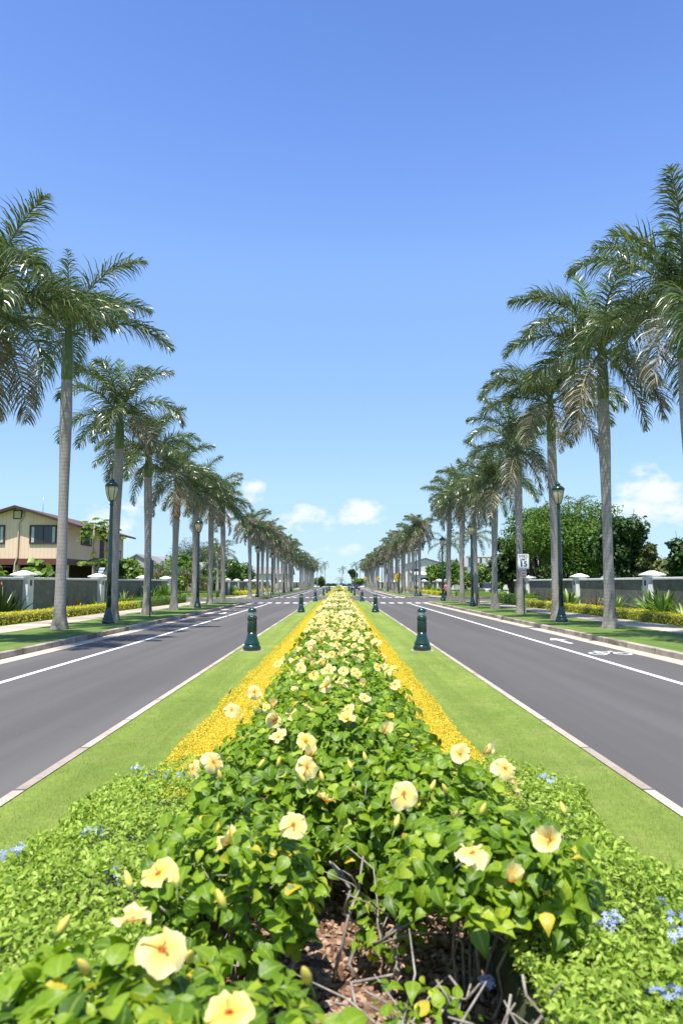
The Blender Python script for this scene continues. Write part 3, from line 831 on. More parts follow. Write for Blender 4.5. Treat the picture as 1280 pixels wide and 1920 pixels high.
# ------------------------------------------------------------------ street lamps
def lamp_meshes():
    out = {}
    out['base'] = MB().lathe([(r_ * .76, z_) for r_, z_ in [(.30, 0), (.31, .03), (.31, .12), (.285, .15), (.27, .155), (.285, .18), (.27, .23), (.235, .255), (.225, .265), (.235, .29), (.215, .34), (.165, .46), (.135, .58), (.125, .66), (.132, .665), (.132, 1.02), (.138, 1.03), (.138, 1.06), (.11, 1.07)]], 24).mesh('base', M_GREEN)
    m = MB().lathe([(.092, 1.04), (.085, 2.0), (.066, 4.45), (.06, 4.55), (.085, 4.58), (.085, 4.62), (.06, 4.65), (.07, 4.70), (.11, 4.75)], 20)
    out['pole'] = m.mesh('pole', M_GREEN)
    out['lantern_glass'] = MB().lathe([(.10, 4.74), (.145, 4.84), (.20, 5.02), (.232, 5.20), (.235, 5.30)], 20).mesh('lantern_glass', M_LGLASS)
    m = MB()
    for i in range(6):
        a = 2 * pi * i / 6 + .2
        m.tube([(r * cos(a), r * sin(a), z) for r, z in ((.11, 4.74), (.153, 4.84), (.208, 5.02), (.240, 5.20), (.243, 5.31))], .012, 6)
    m.lathe([(.235, 5.29), (.265, 5.295), (.265, 5.335), (.235, 5.34)], 20)
    out['lantern_frame'] = m.mesh('lantern_frame', M_GREEN)
    out['lantern_roof'] = MB().lathe([(.27, 5.34), (.265, 5.365), (.215, 5.43), (.15, 5.475), (.095, 5.495), (.09, 5.53), (.115, 5.54), (.10, 5.565), (.05, 5.585), (.03, 5.61), (.035, 5.63), (.0, 5.66)], 20).mesh('lantern_roof', M_GREEN)
    out['footing'] = MB().prism([(-.28, -.28), (.28, -.28), (.28, .28), (-.28, .28)], -.05, .005).mesh('footing', M_SIDEWALK)
    return out
LM = lamp_meshes()
def street_lamp(x, y, label):
    r = empty('street_lamp', (x, y, VZ - .012), 0, label, 'street lamp', 'dark green street lamps along the avenue')
    for k_, me in LM.items(): link(k_, me, r)
LL = [(28.9, 'dark green lantern lamp post standing nearest on the left verge'), (47.0, 'dark green lamp post before the sixth left palm, second on the left'), (71.5, 'dark green lamp post beyond the left side street, before the first far palm'),
      (99, 'second dark green lamp post beyond the left side street'), (120, 'third dark green lamp post beyond the left side street'), (138, 'fourth dark green lamp post beyond the left side street')]
for y, lb in LL: street_lamp(-8.85, y if y != 71.5 else 81.2, lb)
LR = [(30.0, 'dark green lantern lamp post standing nearest on the right verge'), (50.0, 'dark green lamp post left of the speed limit sign, second on the right'), (65.3, 'dark green lamp post at the right side street corner with the walker behind'),
      (86.5, 'dark green lamp post just beyond the right side street'), (111, 'dark green lamp post beside the yellow school sign'), (137, 'dark green lamp post past the yellow school sign'), (156, 'far dark green lamp post near the second right side street')]
for y, lb in LR: street_lamp(8.85 if y != 65.3 else 9.0, y, lb)

# ------------------------------------------------------------------ bollards
BM = {}
BS = .94
BM['base'] = MB().lathe([(.275, 0), (.275, .09), (.268, .105), (.25, .135), (.24, .145), (.228, .15), (.228, .168), (.245, .172), (.245, .185), (.225, .215), (.185, .29), (.155, .38), (.14, .46)], 28).mesh('base', M_GREEN)
m_ = MB(); pr = []
m_.lathe([(.141, .455), (.136, .52), (.134, .74), (.142, .765), (.152, .785), (.153, .835), (.142, .865), (.135, .875)], 28)
for i in range(14):
    a = 2 * pi * i / 14; m_.tube([(.135 * cos(a), .135 * sin(a), z) for z in (.47, .6, .74)], .011, 5)
BM['shaft'] = m_.mesh('shaft', M_GREEN)
BM['lens'] = MB().lathe([(.122, .872), (.122, .99)], 24).mesh('lens', M_LENS)
m_ = MB()
for z in (.885, .910, .935, .960): m_.lathe([(.07, z), (.10, z - .006), (.104, z), (.07, z + .012)], 20)
m_.lathe([(.055, .87), (.055, .99)], 14)
BM['louvre'] = m_.mesh('louvre', M_ALU)
BM['cap'] = MB().lathe([(.137, .985), (.142, .992), (.140, 1.01), (.125, 1.045), (.09, 1.07), (.045, 1.083), (.0, 1.087)], 24).mesh('cap', M_GREEN)
BM['footing'] = MB().prism([(-.34, -.30), (.33, -.32), (.35, .30), (-.33, .31)], -.05, .008).mesh('footing', M_SIDEWALK)
def bollard(x, y, label, group='dark green bollard lights on the median lawn'):
    r = empty('bollard_light', (x, y, MZ - .006), 0, label, 'bollard', group)
    for k_, me in BM.items(): link(k_, me, r, scale=(BS * .83, BS * .83, BS))
for s, w in ((-1, 'left'), (1, 'right')):
    for y, q in ((18.1, 'nearest'), (41.3, 'middle'), (65.5, 'third')):
        bollard(XC + s * 2.02 - (.03 if s < 0 else 0), y, 'dark green bollard light, %s on the %s lawn strip' % (q, w))
    for y, q in ((95, 'first'), (119, 'second'), (143, 'third'), (154, 'fourth')):
        bollard(XC + s * 1.95, y, 'distant dark bollard, %s on the %s of the far median' % (q, w))
# ------------------------------------------------------------------ hibiscus
def flower_mesh(name, seed, openness=1.0, mat=None, nu=5, nv=5):
    """five broad overlapping ruffled petals; rad runs 0 (throat) to 1 (petal edge)"""
    r = random.Random(seed); V = []; Fc = []; rd = []
    for j in range(5):
        a = 2 * pi * j / 5 + r.gauss(0, .07); b0 = len(V); ph = r.uniform(0, 6.3); tl = r.gauss(0, .28); ln = r.uniform(.86, 1.08)
        for i in range(nu + 1):
            u = i / nu
            rr = (.003 + .062 * u * ln)
            hw = .005 + .0385 * sin(min(1.0, u * .62 + .02) * pi) ** .8 * (u ** .35 if u > 0 else 0)
            if u == 1: hw *= .80
            for k in range(nv + 1):
                v = -1 + 2 * k / nv
                edge = 1 - .16 * v * v * (u > .6)
                z = .026 * u - .034 * u * u * (openness + tl) + .010 * sin(3.0 * v + ph) * u * u + .0055 * sin(6.5 * v + ph * 2) * u ** 3 + .004 * v * u
                z += (1 - openness) * .075 * u
                rr2 = rr * edge * (1 - (1 - openness) * .45)
                x, y = rr2, hw * v * (1 - (1 - openness) * .3)
                V.append((x * cos(a) - y * sin(a), x * sin(a) + y * cos(a), z + .0012 * j)); rd.append(min(1, u * .97 + .03))
        for i in range(nu):
            for k in range(nv):
                q = b0 + i * (nv + 1) + k; Fc.append((q, q + 1, q + nv + 2, q + nv + 1))
    return mesh_np(name, V, Fc, mat or M_PETAL, smooth=True, rad=rd)
FLOWERS = [flower_mesh('petals', 1 + i, o) for i, o in enumerate((.95, 1.12, .8, .62))] + [flower_mesh('petals', 9, .95, M_PETALD), flower_mesh('petals', 10, .7, M_PETALD)]
FLOWER_SHUT = flower_mesh('petals', 15, .22, M_PETAL)
def stamen_mesh():
    m = MB(); m.tube([(0, 0, .004), (.002, 0, .025), (.006, .002, .048), (.012, .003, .062)], [.0028, .0024, .002, .0016], 6)
    r = random.Random(4)
    for i in range(26):
        t = r.uniform(.45, 1); a = r.uniform(0, 6.28)
        c0 = Vector((.001 + .010 * t * t, .002, .062 * t)); m.lathe([(.0, -.0022), (.0022, 0), (0, .0022)], 5, c0 + Vector((cos(a), sin(a), .3)) * .006)
    return m.mesh('stamen', M_STAMEN)
STAMEN = stamen_mesh()
def bud_mesh():
    m = MB()
    m.lathe([(.005, .004), (.0105, .014), (.0125, .028), (.0098, .044), (.005, .056), (.0, .063)], 10)
    m.lathe([(.0, -.006), (.007, -.002), (.0095, .006), (.0108, .013), (.0100, .017)], 10, mi=1)
    m.tube([(0, 0, -.05), (.003, 0, -.02), (0, 0, 0)], .0022, 5, 1)
    return m.mesh('bud', [M_BUD, M_CALYX])
BUD = bud_mesh()

def bush_shell(cx, cy, a, b, h, n, seed, zlow=.16, p=3.0, core=.62):
    """points and outward directions on a lumpy bush surface, some of them deeper inside"""
    r = np.random.default_rng(seed)
    d = r.normal(size=(n * 3, 3)); d[:, 2] = d[:, 2] * 1.1 + .25
    d /= np.linalg.norm(d, axis=1, keepdims=True)
    zc = h * .45
    e = (np.abs(d[:, 0] / a) ** p + np.abs(d[:, 1] / b) ** p + np.abs(d[:, 2] / (h - zc)) ** p) ** (-1 / p)
    dep = 1 - (1 - core) * r.random(n * 3) ** 1.7
    Q = d * (e * dep)[:, None]
    W = Q + [cx, cy, 0]
    lump = 1 + .13 * sinnoise(W, seed % 7 + 1, 5.0) + .06 * sinnoise(W, seed % 5 + 2, 13.0)
    Q = Q * lump[:, None]
    P = Q + [cx, cy, zc]
    keep = (P[:, 2] > zlow) & (sinnoise(P, seed + 5, 9) > -.95 + .5 * r.random(n * 3))
    P, d = P[keep][:n], d[keep][:n]
    N = d * [.75, .75, .6] + [-.08, -.22, .8]
    return P, N

def stems(cx, cy, a, b, h, n, seed, bare=0, thick=1.0):
    r = random.Random(seed); m = MB()
    for i in range(n):
        q = r.uniform(0, 6.28); t = r.uniform(.05, .32)
        p = Vector((cx + a * t * cos(q), cy + b * t * sin(q), MZ - .02)); q += r.gauss(0, .6)
        out = r.uniform(.35, .9); tgt = Vector((cx + a * out * cos(q), cy + b * out * sin(q), h * r.uniform(.6, .92)))
        pts = [p]; k = 6
        for s in range(1, k + 1):
            f = s / k
            pts.append(p.lerp(tgt, f) + Vector((r.gauss(0, .022), r.gauss(0, .022), .07 * sin(pi * f) * (1 if r.random() < .7 else -1))))
        rad = r.uniform(.006, .011) * thick
        m.tube(pts, [rad * (1 - .65 * s / k) for s in range(k + 1)], 7)
        for _ in range(3):
            s = r.randint(2, k - 1); b0 = pts[s]
            e = b0 + Vector((r.gauss(0, .14), r.gauss(0, .14), r.uniform(.05, .22)))
            mid = b0.lerp(e, .5) + Vector((r.gauss(0, .02), r.gauss(0, .02), .02))
            m.tube([b0, mid, e], [rad * .55, rad * .42, rad * .25], 6)
    return m

def add_flower(parent, p, direction, sc=1.0, v=None, rs=random, stamen=True):
    d = Vector(direction).normalized()
    q = d.to_track_quat('Z', 'Y').to_euler()
    q.rotate_axis('Z', rs.uniform(0, 6.28))
    v = rs.randrange(len(FLOWERS)) if v is None else v
    me = FLOWER_SHUT if v == 'shut' else FLOWERS[v]
    f = link('flower', me, parent, Vector(p) - parent.location, q, sc)
    if stamen: link('stamen', STAMEN, f, scale=.72)
    return f
def add_bud(parent, p, rs, sc=1.0):
    d = Vector((rs.gauss(0, .35), rs.gauss(0, .35), 1)).normalized().to_track_quat('Z', 'Y').to_euler()
    link('bud', BUD, parent, Vector(p) - parent.location, d, sc)

HG = 'yellow hibiscus bushes of the median hedge'
NEARB = []
def hib_bush(x, y, a, b, h, n, size, seed, label, nstem=8, zlow=.16, group=HG, stub=0):
    r = empty('hibiscus_bush', (x, y, MZ), 0, label, 'bush', group)
    P, N = bush_shell(x, y, a, b, h, n, seed, zlow)
    me = leaf_mesh('foliage', P - [x, y, MZ], N, size, M_HIB, seed + 1, .5, FULL_V, FULL_F, .48, bias=.5, rad=[0, 1, 0] * 6)
    link('foliage', me, r)
    st = stems(0, 0, a, b, h - MZ, nstem, seed + 2)
    st.v = [(vx, vy, vz - MZ) for vx, vy, vz in st.v]
    st.build('stem', M_STEM, r)
    NEARB.append((r, x, y)); return r
hib_bush(-.44, 1.70, .46, .50, .80, 2100, .064, 301, 'nearest hibiscus bush at lower left with large soft yellow flowers', 7)
hib_bush(.54, 3.0, .40, .36, .82, 1250, .064, 302, 'hibiscus bush at lower right above bare grey stems', 11, .54)
hib_bush(-.44, 3.05, .32, .36, .78, 1150, .062, 303, 'small hibiscus bush left of the gap showing mulch', 8, .30)
hib_bush(.02, 3.95, .38, .38, .76, 1250, .062, 304, 'hibiscus bush behind the mulch gap with leggy stems', 9, .36)
hib_bush(-.44, 4.10, .31, .50, .80, 1500, .064, 305, 'hibiscus bush by the start of the left golden border', 7, .18)
hib_bush(.46, 3.90, .33, .50, .80, 1500, .064, 306, 'hibiscus bush by the start of the right golden border', 7, .18)
hib_bush(.06, 1.72, .20, .20, .40, 130, .058, 307, 'low sparse hibiscus sprig in front of the bare stems', 7, .12)
hib_bush(.26, 2.45, .20, .20, .44, 110, .050, 321, 'small yellowing sprig among the bare grey stems', 4, .14)
hib_bush(.20, 3.2, .15, .16, .52, 80, .052, 323, 'light green leafy shoot at the back of the mulch gap', 4, .2)
hib_bush(.70, 2.2, .20, .26, .46, 170, .054, 308, 'thin half bare hibiscus at the lower right', 6, .16)
yy = 5.0; i = 0
while yy < 20:
    i += 1
    nm = ['fifth', 'sixth'][0]
    hib_bush(XC + random.Random(i).uniform(-.03, .03), yy, .75 if yy < 9 else .70, .66, .80 + .03 * sin(i * 2.1), 2400 if yy < 9 else 1300, .066 if yy < 9 else .088, 310 + i,
             'full flowering hibiscus bush in the hedge before the nearest bollards', 6, .14,
             'hibiscus bushes in full flower before the nearest bollards')
    yy += 1.0
# bare grey branches lying in the gap
m = MB(); r_ = random.Random(77)
for (p, q) in (((.10, 2.55, .10), (.46, 2.75, .30)), ((-.12, 2.35, .12), (.20, 2.90, .34)), ((.05, 2.2, .12), (.40, 2.35, .26)), ((.30, 2.25, .10), (.38, 2.6, .42)), 
               ((.42, 2.2, .1), (.52, 2.35, .44)), ((-.2, 2.9, .1), (-.16, 3.2, .5)), ((-.05, 3.1, .1), (.1, 3.3, .52)), ((.12, 3.15, .1), (-.02, 3.3, .5)), ((.2, 3.0, .1), (.3, 3.3, .5)), ((-.3, 2.9, .1), (-.34, 3.0, .6)), ((.5, 2.15, .1), (.58, 2.4, .5))):
    a, b = Vector(p), Vector(q); k = 6
    pts = [a.lerp(b, s / k) + Vector((r_.gauss(0, .02), r_.gauss(0, .02), .05 * sin(pi * s / k) + r_.gauss(0, .012))) for s in range(k + 1)]
    m.tube(pts, [.0085 * (1 - .5 * s / k) for s in range(k + 1)], 8)
    for _ in range(2):
        b0 = pts[r_.randint(2, 5)]; e = b0 + Vector((r_.gauss(0, .1), r_.gauss(0, .08), r_.uniform(.05, .16)))
        m.tube([b0, b0.lerp(e, .5) + Vector((0, 0, .015)), e], [.005, .004, .0025], 6)
st_o = m.build('bare_branch', M_STEM, NEARB[1][0]); st_o.location = -NEARB[1][0].location

# the flowers of the nearest bushes, read off the photograph: pixel, height, facing, size, kind
FL = [(297, 1640, .84, (-.25, -.75, .6), 1.05, 4), (303, 1783, .84, (.25, -.5, .8), 1.05, 0), (248, 1730, .84, (-.1, -.15, 1), 1.05, 2), (430, 1582, .80, (-.9, -.2, .5), 1.0, 5),
      (550, 1548, .80, (.1, -.7, .7), 1.0, 1), (575, 1440, .82, (.05, -.9, .45), 1.0, 0), (757, 1490, .82, (.0, -.9, .45), 1.08, 1), (862, 1415, .86, (-.1, -.85, .45), 1.0, 2),
      (946, 1442, .84, (.5, -.6, .5), 1.0, 1), (965, 1472, .78, (.8, -.3, .2), .9, 4), (885, 1603, .84, (0, .15, 1), 1.1, 0), (1030, 1578, .84, (-.5, -.65, .5), 1.05, 3), (955, 1655, .76, (.3, -.3, .5), .8, 'shut'),
      (610, 1505, .80, (.2, .3, .8), .85, 5), (850, 1545, .76, (.7, -.2, .5), .8, 5), (430, 1902, .84, (-.3, -.3, .8), 1.0, 4), (522, 1384, .84, (-.1, -.3, .9), 1.0, 2), (573, 1392, .84, (.2, -.7, .6), .95, 4),
      (400, 1430, .82, (.5, -.75, .3), .95, 1), (650, 1352, .84, (0, -.15, 1), 1.0, 5), (477, 1298, .86, (.1, -.85, .4), 1.0, 0), (435, 1332, .82, (-.3, -.7, .5), .95, 0), (715, 1376, .82, (.5, -.5, .5), .8, 'shut'),
      (683, 1311, .84, (.3, -.8, .4), .85, 2), (740, 1284, .84, (.0, -.6, .7), .95, 0), (550, 1343, .82, (-.2, -.4, .8), .9, 2), (497, 1330, .82, (0, -.3, .9), .8, 5), (563, 1253, .86, (-.1, -.7, .6), 1.0, 0), (362, 1442, .74, (-.6, -.5, .4), .9, 1),
      (580, 1420, .80, (0, -.4, .8), .8, 'shut'), (905, 1413, .8, (.7, -.3, .5), .8, 'shut')]
rs = random.Random(8)
def nearest_bush(p): return min(NEARB, key=lambda t: (t[1] - p[0]) ** 2 + (t[2] - p[1]) ** 2)[0]
for (px, py, z, d, sc, v) in FL:
    p = at(px, py, z=z)
    add_flower(nearest_bush(p), p, Vector(d).normalized() + Vector((rs.gauss(0, .15), rs.gauss(0, .12), rs.gauss(0, .15))), sc * rs.uniform(.82, 1.0), v, rs)
for (px, py) in ((246, 1670), (332, 1665), (422, 1706), (354, 1804), (580, 1845), (105, 1757), (167, 1828), (573, 1470), (606, 1468), (665, 1488), (484, 1442), (415, 1465), (807, 1485), (660, 1445), (686, 1430), (838, 1490), (430, 1300), (600, 1300), (1060, 1530), (520, 1440), (740, 1555), (900, 1530)):
    p = at(px, py, z=.84); add_bud(nearest_bush(p), p, rs, .92 if py > 1600 else .85)
# flowers of the middle bushes
for (r, x, y) in NEARB:
    if y < 4.9: continue
    dens_ = 3 if y < 6.5 else (8 if y < 9 else (15 if y < 14 else 26))
    P, N = bush_shell(x, y, .74, .66, .86, 400, int(y * 100), .5, core=.97)
    idx = [i for i in range(len(P)) if P[i][2] > .62]
    rs.shuffle(idx)
    for i in idx[:dens_]:
        p = Vector(P[i]) + Vector((0, 0, .02))
        add_flower(r, p, (rs.gauss(0, .5), rs.gauss(-.45, .4), .75), rs.uniform(.64, .94), None, rs, stamen=False)
    for i in idx[dens_:dens_ + 4]: add_bud(r, Vector(P[i]) + Vector((0, 0, .03)), rs)
    for i in idx[dens_ + 4:dens_ + 6]: add_flower(r, Vector(P[i]) + Vector((0, 0, .02)), (rs.gauss(0, .6), rs.gauss(-.3, .5), .6), .7, 'shut', rs, stamen=False)

# bushes farther away: foliage with its blossoms in one mesh
def far_bush_mesh(seed, a, b, h, n, size, nf, fs):
    P, N = bush_shell(0, 0, a, b, h, n, seed, .1)
    r = np.random.default_rng(seed)
    T, B, N2 = frames(N + r.normal(0, .55, N.shape), r)
    V1, F1 = place(SMALL_V, SMALL_F, P, T, B, N2, size * r.uniform(.7, 1.3, len(P)))
    PF, NF = bush_shell(0, 0, a * 1.02, b, h * 1.03, nf, seed + 9, h * .45, core=.95)
    fv = [(cos(q) * k, sin(q) * k, z) for q, k, z in [(2 * pi * i / 10, .56 if i % 2 == 0 else .40, .12 if i % 2 == 0 else .04) for i in range(10)]] + [(0, 0, -.05)]
    ff = [(10, i, (i + 1) % 10, (i + 2) % 10) for i in range(0, 10, 2)]
    T, B, N2 = frames(NF + [0, -.5, .2] + r.normal(0, .4, NF.shape), r)
    V2, F2 = place(fv, ff, PF, T, B, N2, fs * r.uniform(.8, 1.15, len(PF)))
    rad = np.concatenate([np.zeros(len(V1)), np.tile([.95] * 10 + [.22], len(PF))])
    rnd = np.concatenate([np.repeat(r.random(len(P)), 4), np.zeros(len(V2))])
    return mesh_np('flowering_foliage', np.concatenate([V1, V2]), np.concatenate([F1, F2 + len(V1)]), [M_HIB, M_PETAL], rnd, np.concatenate([np.zeros(len(F1)), np.ones(len(F2))]), rad=rad)
FB = [far_bush_mesh(700 + i, .70, .70, .80, 1000, .12, 75, .120) for i in range(4)]
FB2 = [far_bush_mesh(740 + i, .74, 1.3, .84, 800, .20, 150, .18) for i in range(3)]
yy = 20.0; i = 0
while yy < 67.6:
    i += 1
    o = link('hibiscus_bush', FB[i % 4], None, (XC, yy, MZ - .05), (0, 0, pi * (i // 4 % 2)), (1, 1, 1 + .05 * sin(i * 1.7)))
    tag(o, 'hibiscus bush thick with yellow blossom between the nearest and third bollards', 'bush', 'hibiscus bushes between the nearest and third bollards'); yy += 1.05
for (y0, y1) in ((92.5, 155), (181, 270)):
    yy = y0
    while yy < y1:
        i += 1
        o = link('hibiscus_bush', FB2[i % 3], None, (XC, yy, MZ - .05), (0, 0, pi * (i % 2)), (1, 1, 1.0))
        tag(o, 'small far hibiscus bush covered in yellow in the hedge beyond the side streets', 'bush', 'far hibiscus bushes beyond the side streets'); yy += 2.2

# ------------------------------------------------------------------ plumbago beds beside the nearest bushes
def plumbago(side, xin, xout, y0, y1, h, n, seed, label):
    r = np.random.default_rng(seed)
    o = empty('plumbago_bed', (side * (xin + xout) / 2, (y0 + y1) / 2, MZ), 0, label, 'shrub bed')
    y = y0 * (y1 / y0) ** r.random(n)
    w = xout - xin; u = r.random(n) * (w + h * 1.6)
    lat = np.where(u < w, u, w); zz = np.where(u < w, h, h - (u - w) / 1.6)
    t = lat / w
    zz = zz * (1 - .35 * np.clip((t - .55) / .45, 0, 1) ** 2)
    endf = np.clip((y1 - y) / .28, 0, 1); zz = zz * (.45 + .55 * endf ** .6)
    P = np.stack([side * (xin + lat), y, zz], 1)
    N = np.stack([np.where(u < w, side * .25 * t, side * .9), r.normal(0, .1, n) - .1, np.where(u < w, 1.0, .5)], 1)
    nz = sinnoise(P, seed, 6) * .055 + sinnoise(P, seed + 1, 17) * .04
    P += N / np.linalg.norm(N, axis=1, keepdims=True) * (nz - .09 * r.random(n) ** 2)[:, None]
    Q = np.stack([np.zeros(n), y, np.zeros(n)], 1)
    P[:, 0] += side * t * (sinnoise(Q, seed + 7, 3.5) * .09 + sinnoise(Q, seed + 8, 12) * .035)
    P[:, 2] = np.maximum(P[:, 2], .02)
    me = leaf_mesh('foliage', P - [o.location.x, o.location.y, 0], N, .031 * (1 + .0 * y), M_PLUM, seed + 2, .7, PLUM_V, LEAF_F, .35)
    link('foliage', me, o)
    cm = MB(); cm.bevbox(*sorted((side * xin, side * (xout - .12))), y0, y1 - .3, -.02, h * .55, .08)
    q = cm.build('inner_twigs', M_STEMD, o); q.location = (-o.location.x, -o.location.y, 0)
    return o
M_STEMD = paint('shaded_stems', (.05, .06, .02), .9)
PB = {-1: plumbago(-1, .52, 1.60, .9, 5.35, .42, 60000, 401, 'pale green plumbago bed left of the nearest hibiscus with few blue flowers'),
      1: plumbago(1, .60, 1.50, .9, 5.3, .42, 60000, 402, 'pale green plumbago bed right of the nearest hibiscus with blue flower heads')}
def blue_head(seed):
    r = np.random.default_rng(seed); n = 11
    d = r.normal(size=(n, 3)); d[:, 2] = np.abs(d[:, 2]) + .3; d /= np.linalg.norm(d, axis=1, keepdims=True)
    P = d * r.uniform(.018, .036, (n, 1)) + [0, 0, .02]
    fv = [(0, 0, -.1)]; ff = []
    for j in range(5):
        a = 2 * pi * j / 5; b = len(fv)
        fv += [(.6 * cos(a - .35), .6 * sin(a - .35), .05), (1.0 * cos(a), 1.0 * sin(a), 0), (.6 * cos(a + .35), .6 * sin(a + .35), .05)]
        ff.append((0, b, b + 1, b + 2))
    T, B, N = frames(d + [0, -.25, .2], r)
    V, Fc = place(fv, ff, P, T, B, N, r.uniform(.010, .014, n))
    return mesh_np('flower_head', V, Fc, M_BLUE, np.repeat(r.random(n), len(fv)))
BH = [blue_head(i) for i in range(4)]
for (px, py, s, z) in ((256, 1452, -1, .44), (283, 1464, -1, .45), (313, 1466, -1, .47), (340, 1466, -1, .47), (365, 1488, -1, .45), (35, 1605, -1, .42), (15, 1614, -1, .42), (165, 1575, -1, .47), (185, 1572, -1, .48), (215, 1652, -1, .50), (228, 1660, -1, .48), (122, 1822, -1, .48), (110, 1812, -1, .46),
                       (1020, 1470, 1, .47), (1030, 1474, 1, .46), (1063, 1540, 1, .46), (1015, 1658, 1, .5), (1028, 1656, 1, .5), (975, 1685, 1, .5), (1000, 1690, 1, .48), (1143, 1748, 1, .52), (1150, 1742, 1, .51), (1140, 1752, 1, .50), (1240, 1715, 1, .44), (1272, 1742, 1, .50), (1265, 1768, 1, .48), (1276, 1780, 1, .48), (1235, 1895, 1, .50), (1260, 1885, 1, .48), (910, 1865, 1, .34), (515, 1655, -1, .3)):
    o = PB[s]; p = at(px, py, z=z)
    link('flower_head', BH[(px + py) % 4], o, p - o.location, (random.Random(px).uniform(-.3, .3), 0, px * 1.3), 1.15)
# fallen mulch chips and pebbles in the gap
r = np.random.default_rng(55); n = 2600
P = np.stack([r.uniform(-.7, .7, n), r.uniform(1.6, 4.6, n), np.full(n, MZ + .016)], 1)
N = np.array([0, 0, 1.0]) + r.normal(0, .5, (n, 3)); T, B, N = frames(N, r)
cv = [(-.5, -.28, 0), (.5, -.3, 0), (.55, .25, 0), (-.45, .3, 0), (-.4, -.2, .3), (.42, -.22, .34), (.4, .2, .3), (-.36, .22, .33)]
V, Fc = place(cv, [(0, 1, 5, 4), (1, 2, 6, 5), (2, 3, 7, 6), (3, 0, 4, 7), (4, 5, 6, 7)], P, T, B, N, r.uniform(.012, .042, n))
M_CHIP = leaf_mat('bark_chip', [(.10, .05, .03), (.22, .12, .075), (.34, .21, .14), (.50, .38, .28)], .9, .2, 0.0)
tag(link('bark_chips', mesh_np('bark_chips', V, Fc, M_CHIP, np.repeat(r.random(n), 8))), 'red brown bark chips strewn under the nearest hibiscus', 'mulch', kind='stuff')

# ------------------------------------------------------------------ strap leaved plants before the walls
def strap_mesh(seed, n, L, w, up, droop, mat, name='leaf'):
    r = random.Random(seed); V = []; Fc = []; rn = []
    for i in range(n):
        a = r.uniform(0, 6.28); e = radians(r.uniform(*up)); ln = L * r.uniform(.6, 1.1); k = 6; ww = w * r.uniform(.75, 1.2); c0 = r.random()
        d = Vector((cos(a) * cos(e), sin(a) * cos(e), sin(e))); q = Vector((cos(a) * .04, sin(a) * .04, 0)); sd = Vector((-sin(a), cos(a), 0)); sd.rotate(Matrix.Rotation(r.gauss(0, .4), 3, d)); b0 = len(V)
        for s in range(k + 1):
            t = s / k; h = ww * (sin(pi * (.12 + .88 * t)) ** .7) / 2 + .002
            V += [tuple(q + sd * h + Vector((0, 0, h * .4))), tuple(q), tuple(q - sd * h + Vector((0, 0, h * .4)))]; rn += [c0] * 3
            q = q + d * ln / k; d = (d + Vector((0, 0, -droop * (.5 + t)))).normalized()
        for s in range(k):
            for j in (0, 1): Fc.append((b0 + 3 * s + j, b0 + 3 * s + j + 1, b0 + 3 * s + j + 4, b0 + 3 * s + j + 3))
    return mesh_np('leaves', V, Fc, mat, rn, smooth=True)
ST = {'lily': [strap_mesh(i, 60, 1.05, .11, (25, 85), .16, M_STRAP) for i in range(3)],
      'small': [strap_mesh(10 + i, 30, .62, .055, (20, 80), .15, M_STRAP) for i in range(2)],
      'dark': [strap_mesh(20 + i, 60, 1.25, .085, (40, 88), .06, M_STRAPD) for i in range(2)],
      'bronze': [strap_mesh(30 + i, 34, .80, .06, (25, 85), .12, M_STRAPR) for i in range(2)]}
def strap(kind, x, y, sc, label, v=0, flower=None):
    r = empty('strap_plant' if kind != 'dark' else 'bird_of_paradise_plant', (x, y, VZ - .01), (x * 7 + y) % 6.28, label, 'plant')
    link('leaves', ST[kind][v % len(ST[kind])], r, scale=sc * (1.3 if y < 62 and kind != 'dark' else 1.0))
    if flower:
        m = MB()
        for (fx, fy, fz) in flower:
            m.tube([(fx * .3, fy * .3, .1), (fx * .8, fy * .8, fz * .7), (fx, fy, fz)], [.012, .010, .008], 6)
        m.build('flower_stalk', M_CALYX, r)
        for (fx, fy, fz) in flower:
            m = MB()
            for q in range(5): m.tube([(0, 0, 0), (.09 * cos(q * .5 - 1), .03 * sin(q * 2), .06 + .03 * q)], [.022, .004], 6, flat=.4)
            m.build('flower', M_ORANGE, r, loc=(fx, fy, fz))
    return r
strap('dark', -13.85, 30.9, 1.12, 'dark green bird of paradise clump with orange flower by the left wall', 0, [(.1, -.2, 1.45), (.35, .2, 1.25)])
strap('dark', -14.0, 32.4, .95, 'second dark spiky clump before the first left pillar', 1)
strap('bronze', -13.7, 39.6, .9, 'reddish bronze plant behind the tall left palm')
strap('small', -13.8, 42.8, 1.15, 'dull green spiky plant low at the left wall', 1)
strap('lily', -13.7, 47.6, .82, 'bright green strap plant just right of the second left palm')
strap('bronze', -13.8, 49.6, 1.0, 'bronze plant before the third left pillar', 1)
strap('bronze', -13.7, 51.6, .8, 'small bronze plant left of the sign post palm', 0)
strap('lily', -13.6, 54.0, 1.15, 'big bright green lily clump left of the sign post', 1)
strap('lily', -13.6, 58.2, 1.3, 'big bright green lily clump between third and fourth left palms', 2)
strap('small', -13.4, 61.0, 1.3, 'pale strap plant at the left wall end', 0)
strap('lily', 13.75, 33.0, 1.05, 'bright green lily clump with pale leaves before the right pillar', 0)
strap('lily', 13.85, 32.0, 1.0, 'upright fresh green lily clump nearest on the right', 1)
strap('small', 13.7, 29.8, 1.3, 'arching strap plant cut by the right picture edge', 0)
strap('lily', 13.7, 37.4, .78, 'strap plant just right of the tall right palm', 2)
strap('bronze', 13.7, 40.2, .95, 'orange bronze plant left of the tall right palm', 0)
strap('lily', 13.6, 44.5, 1.0, 'broad bright lily clump before the second right pillar', 1)
